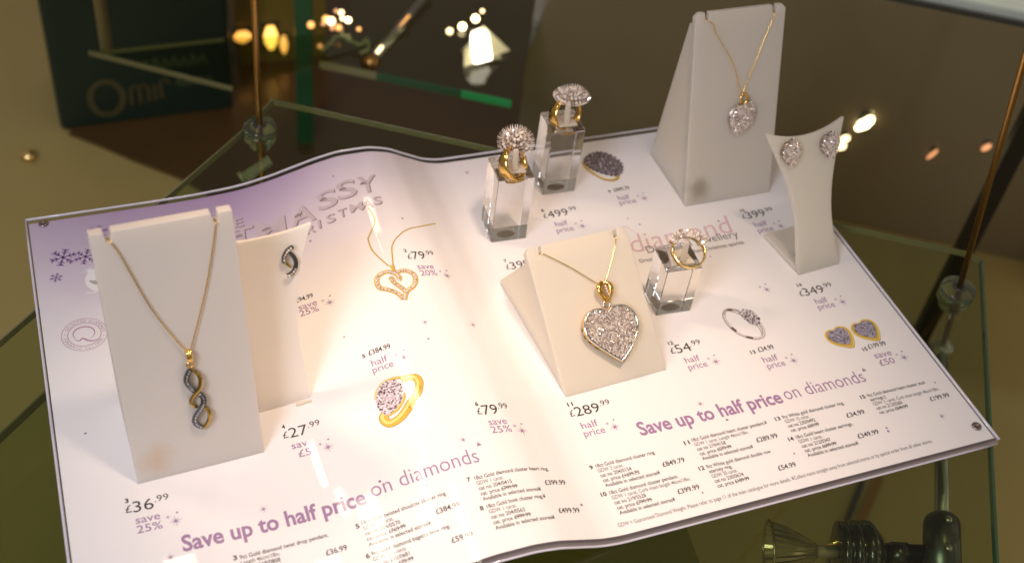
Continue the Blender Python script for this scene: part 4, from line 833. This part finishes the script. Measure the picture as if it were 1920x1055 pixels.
# ---- earring stands: waisted plate with a foot bent back
def earring_stand(P, prof, foot, fw, m, label, top_dip, th=.0026):
    t = thing('earring_stand', label, 'display stand', P(0, 0), 'waisted earring stands')
    n_ = 14; Lh = prof[-1][0]
    def hw(v):
        for (a, wa), (b_, wb) in zip(prof, prof[1:]):
            if v <= b_: k = (v - a) / (b_ - a); k = k * k * (3 - 2 * k) if False else k; return wa + (wb - wa) * k
        return prof[-1][1]
    C_ = crom([(v, w, 0) for v, w in prof], 6)
    left = [(-q.y, q.x) for q in C_]; right = [(q.y, q.x) for q in C_]
    w1 = prof[-1][1]; top = [(w1 * s_, Lh - top_dip * (1 - s_ * s_)) for s_ in [1 - 2 * k / 12 for k in range(1, 12)]]
    pts = right + top + left[::-1]
    mb = MB(); F = [P(u, v, .0) for u, v in pts]; k = len(pts)
    # front and back as strips across the width so that the waist stays clean
    mbv = []; rows = [(-q.y, q.y, q.x) for q in C_]
    vs = []
    for w_ in (0, -th):
        for i, (a, b_, v) in enumerate(rows):
            for s_ in range(13):
                f_ = s_ / 12; u = a + (b_ - a) * f_; dip = top_dip * (1 - (2 * f_ - 1) ** 2) * (v / Lh) ** 3
                vs.append(P(u, v - dip, w_))
    nr_ = len(rows); fs = []
    for l in (0, 1):
        o_ = l * nr_ * 13
        for i in range(nr_ - 1):
            for s_ in range(12): fs.append((o_ + i * 13 + s_, o_ + i * 13 + s_ + 1, o_ + (i + 1) * 13 + s_ + 1, o_ + (i + 1) * 13 + s_))
    o_ = nr_ * 13
    for i in range(nr_ - 1):
        for s_ in (0, 12): fs.append((i * 13 + s_, (i + 1) * 13 + s_, o_ + (i + 1) * 13 + s_, o_ + i * 13 + s_))
    for s_ in range(12):
        for i in (0, nr_ - 1): fs.append((i * 13 + s_, i * 13 + s_ + 1, o_ + i * 13 + s_ + 1, o_ + i * 13 + s_))
    mb.add(vs, fs); obj('plate', mb, m, t)
    a = P(-prof[0][1], 0, -th); a.z = P.B.z; b_ = P(prof[0][1], 0, -th); b_.z = P.B.z
    mb = MB(); mb.prism([a + P.n * .0002, b_ + P.n * .0002, b_ + P.n * foot + P.u * (fw - prof[0][1]), a + P.n * foot - P.u * (fw - prof[0][1])], (0, 0, th)); obj('foot', mb, m, t, bevel=.0004)
    return t
PE = Plate(.3920, .1256, .0861, .5843)
ef = frosted('cream_frosted_acrylic', (.84, .75, .60), .45, tr=.25)
t = earring_stand(PE, [(0, .0136), (.012, .0124), (.028, .0114), (.042, .0128), (.055, .0160), (.066, .0200), (.0785, .0246)], .030, .0150, ef, 'cream waisted earring stand at the right edge with two heart studs', .0052)
mb = MB(); q = PE.B + PE.n * .010 - PE.u * .006; mb.lathe([(0, .0032), (.0012, .0035), (.003, .0028), (.0034, .001)], q + Vector((0, 0, .0028)), (0, 0, 1), 14); obj('putty_dab', mb, mat('grey_putty', (.16, .14, .10), .8), t, True)
for (u, v), lab in (((-.0130, .0672), 'left heart shaped diamond cluster stud on the cream earring stand'), ((.0122, .0665), 'right heart shaped diamond cluster stud on the cream earring stand')):
    t = thing('cluster_stud', lab, 'earring', PE(u, v, .001), 'heart cluster studs on the cream stand')
    hp = smoothpoly([(u + .0008, v + .0052), (u - .0028, v + .0044), (u - .0052, v + .001), (u - .0050, v - .0025), (u - .0020, v - .0060), (u + .0008, v - .0082), (u + .0046, v - .0034), (u + .0060, v + .001), (u + .0050, v + .0046), (u + .0028, v + .0062)], 4)
    cluster(t, PE, hp, (u + .0004, v - .0004), .0022, .0018, .00056, .00108)
    mb = MB(); mb.tube([PE(u, v, .0004), PE(u, v, -.0075)], .0004, 8); obj('post', mb, M['gold'], t, True)
PEL = Plate(.0930, .1060, .02, .41)
t = earring_stand(PEL, [(0, .0176), (.016, .0166), (.034, .0158), (.050, .0168), (.062, .0190), (.074, .0226), (.0846, .0270)], .032, .0190, frosted('ivory_frosted_acrylic', (.90, .80, .70), .3), 'ivory waisted earring stand partly hidden behind the left pendant stand', .0030)
mb = MB(); c = PEL.B + PEL.n * .030 + PEL.u * .022; mb.lathe([(0, .0045), (.0005, .0050), (.0009, .0040)], c, (0, 0, 1), 16)
mb = MB(); q = PEL(.0140, .0012, .0016); mb.box(q, (.0070, .0016, .0016), Matrix.Rotation(R(2), 3, 'Z')); obj('front_lip', mb, frosted('ivory_lip', (.80, .68, .50), .3), t, bevel=.0002)
for (u, v, lab) in ((.0155, .0705, 'silver and gold twist drop earring on the ivory stand'),):
    t = thing('twist_earring', lab, 'earring', PEL(u, v, .001))
    s1 = [(u + .0022, v + .0062, .0022), (u - .0004, v + .0048, .0024), (u - .0022, v + .0020, .0022), (u - .0024, v - .0010, .0018)]
    s2 = [(u + .0004, v + .0034, .0012), (u + .0020, v + .0012, .0016), (u + .0026, v - .0014, .0020), (u + .0018, v - .0042, .0022), (u - .0006, v - .0064, .0020), (u - .0022, v - .0066, .0016)]
    s3 = [(u - .0024, v + .0012, .0014), (u - .0016, v - .0012, .0012), (u + .0002, v - .0034, .0012)]
    mb = MB(); gm = MB(); C1 = strand(mb, PEL, s1, .0022, .0009); C2 = strand(mb, PEL, s2, .0020, .0009); pave_line(gm, PEL, C1, .0009, .0006); pave_line(gm, PEL, C2[len(C2) // 2:], .0009, .0006)
    ob = obj('diamond_strand', mb, M['darkdiamond'], t); obj('pave_stones', gm, M['diamond'], ob)
    mb = MB(); strand(mb, PEL, s3, .0014, .0008); obj('gold_strand', mb, M['oldgold'], t, True)
    mb = MB(); mb.tube([PEL(u, v + .0045, .0022), PEL(u, v + .0045, -.007)], .0004, 8); obj('post', mb, M['gold'], t, True)

# ------------------------------------------------------------------ ring blocks and rings
def ring_block(x, y, h, w, d, rot, label):
    c = Vector((x, y, .0003)); t = thing('ring_block', label, 'ring block', c, 'clear acrylic ring blocks'); Rm = Matrix.Rotation(rot, 3, 'Z')
    mb = MB(); mb.box(c + Vector((0, 0, h / 2)), (w, d, h), Rm); obj('block', mb, M['glass'], t, bevel=.0005)
    def q(a, b_, z): return c + Rm @ Vector((a, b_, z))
    mb = MB(); mb.prism([q(-.0016, -.0050, h + .0001), q(.0016, -.0050, h + .0001), q(.0014, -.0034, h + .0135), q(-.0012, -.0034, h + .0135)], Rm @ Vector((0, .0016, 0))); obj('ring_clip', mb, M['clipm'], t, bevel=.0003)
    mb = MB(); mb.prism([q(-.0062, -.0056, h + .0001), q(.0062, -.0056, h + .0001), q(.0045, .0050, h + .0001), q(-.0045, .0050, h + .0001)], (0, 0, .0012)); obj('clip_base', mb, M['clipm'], t, bevel=.0003)
    mb = MB(); mb.lathe([(0, .0050), (.00025, .0050)], c + Vector((0, 0, -.00012)), (0, 0, 1), 24); obj('putty_dot', mb, mat('grey_putty_dot', (.17, .13, .08), .8), t)
    return t
M['clipm'] = mat('milky_clip_acrylic', (.86, .78, .66), .25, 0, trans=.45, ior=1.4)
ring_block(.2768, .2265, .0425, .0190, .0195, R(-2.5), 'clear acrylic ring block furthest back, before the dark panel')
ring_block(.2362, .1965, .0420, .0194, .0195, R(-3.5), 'clear acrylic ring block at the crest of the page, glowing brightly')
ring_block(.3000, .1245, .0305, .0190, .0175, R(-3.5), 'short clear acrylic ring block right of the centre heart')
def ring(name, label, c, axis, up, r, wfun, th, m):
    t = thing(name, label, 'ring', c); a = Vector(axis).normalized(); u = Vector(up); u = (u - a * u.dot(a)).normalized(); s_ = u.cross(a); n_ = 56; mb = MB(); vs = []
    for k in range(n_):
        t_ = 6.2832 * k / n_; d = u * math.cos(t_) + s_ * math.sin(t_); w = wfun(t_)
        for rr, ww in ((r, -.5), (r, .5), (r + th * .7, .5), (r + th, .2), (r + th, -.2), (r + th * .7, -.5)): vs.append(Vector(c) + d * rr + a * ww * w)
    fs = []
    for k in range(n_):
        j = (k + 1) % n_
        for i in range(6): fs.append((6 * k + i, 6 * k + (i + 1) % 6, 6 * j + (i + 1) % 6, 6 * j + i))
    mb.add(vs, fs); obj('band', mb, M[m], t, True)
    return t, a, u, s_
class Loc:
    def __init__(s, o, u, v, n): s.o, s.u, s.v, s.N = Vector(o), u, v, n
    def __call__(s, a, b_, w=0): return s.o + s.u * a + s.v * b_ + s.N * w
def dome(t, o, u, v, n, ru, rv, hgt, r, step, spike):
    P = Loc(o, u, v, n); n2 = 28; mb = MB()
    mb.add([P(ru * .8 * math.cos(6.2832 * k / n2), rv * .8 * math.sin(6.2832 * k / n2), -.0018) for k in range(n2)] + [P(ru * .9 * math.cos(6.2832 * k / n2), rv * .9 * math.sin(6.2832 * k / n2), 0) for k in range(n2)] + [P(0, 0, hgt * .8)], [(k, (k + 1) % n2, n2 + (k + 1) % n2, n2 + k) for k in range(n2)] + [(n2 + k, n2 + (k + 1) % n2, 2 * n2) for k in range(n2)] + [tuple(range(n2))])
    ob = obj('setting', mb, M['setting'], t); gm = MB(); cl = MB(); nrg = max(2, int(max(ru, rv) / step))
    for i in range(nrg + 1):
        f_ = i / nrg; cnt = 1 if i == 0 else int(6.2832 * f_ * (ru + rv) / 2 / step)
        for k in range(cnt):
            a = 6.2832 * (k + .5 * (i % 2)) / cnt; x, y = f_ * ru * math.cos(a), f_ * rv * math.sin(a); h = hgt * (1 - f_ * f_); nn = n + (u * x / ru + v * y / rv) * (1.1 * f_ + .2)
            gm.gem(P(x, y, h), nn, r, .85)
            for e_ in range(2):
                b2 = a + (e_ - .5) * 3.1416 / max(cnt, 2); x2, y2 = (f_ + .5 / nrg) * ru * math.cos(b2), (f_ + .5 / nrg) * rv * math.sin(b2)
                q = P(x2, y2, h - hgt * f_ / nrg); cl.tube([q, q + nn.normalized() * spike], [r * .42, r * .12], 5)
    obj('stones', gm, M['diamond'], ob); obj('claws', cl, M['diamond'], ob)
# rear ring: upright, wide polished shank, oval dome on top
ax = Vector((.30, -.90, .26)); c = Vector((.2782, .2275, .0466))
t, a, u, s_ = ring('cluster_ring', 'gold ring with oval diamond cluster on the rear clear block', c, ax, (.42, .15, .9), .0088, lambda t_: .0030 + .0050 * (.5 - .5 * math.cos(t_)) * (1 if math.sin(t_) < 0 else .45), .0010, 'gold')
facing = Vector((-.38, -.72, .59)); nd_ = (u * .8 + facing * .5).normalized(); sx_ = s_ - nd_ * s_.dot(nd_); sx_.normalize()
dome(t, c + u * .0098 + nd_ * .0004, sx_, sx_.cross(nd_), nd_, .0084, .0060, .0042, .0010, .0019, .0022)
# front ring: big round burst
ax = Vector((.55, -.70, .45)); c = Vector((.2362, .1950, .0462))
t, a, u, s_ = ring('burst_ring', 'gold ring with round spiky diamond burst on the front clear block', c, ax, (.55, .12, .82), .0082, lambda t_: .0028 + .0045 * (.5 - .5 * math.cos(t_)), .0010, 'gold')
facing = Vector((-.32, -.70, .64)); n_ = (u * .35 + facing * .8).normalized(); p = n_.orthogonal().normalized()
dome(t, c + u * .0104 + Vector((0, 0, .0010)) + n_ * .0008, p, n_.cross(p), n_, .0066, .0066, .0062, .0010, .0018, .0026)
# low ring: double row eternity ring lying over
ax = Vector((-.05, -.38, .92)); c = Vector((.3030, .1225, .0362))
t, a, u, s_ = ring('eternity_ring', 'pale double row eternity ring tilted on the short clear block', c, ax, (.22, .95, 0), .0080, lambda t_: .0030, .0010, 'goldlight')
gm = MB(); cl = MB(); sd = MB()
for k in range(13):
    t_ = -1.05 + 2.1 * k / 12; d = u * math.cos(t_) + s_ * math.sin(t_)
    for o_ in (0, 1, 2):
        q = c + d * (.0080 + .0014 * o_) + a * (.0024 + .0005 * (o_ == 1)); gm.gem(q, a + d * .25 * (o_ - 1), .00105, .9)
        for e_ in (-.5, .5): f_ = u * math.cos(t_ + e_ * .17) + s_ * math.sin(t_ + e_ * .17); p0 = c + f_ * (.0080 + .0014 * o_) + a * .0020; cl.tube([p0, p0 + a * .0016], [.0003, .00014], 5)
sd.tube([c + (u * math.cos(-1.12 + 2.24 * k / 20) + s_ * math.sin(-1.12 + 2.24 * k / 20)) * .0093 + a * .0012 for k in range(21)], .0014, 8)
ob = obj('setting', sd, M['goldlight'], t, True); obj('stones', gm, M['diamond'], ob); obj('claws', cl, M['silver'], ob)
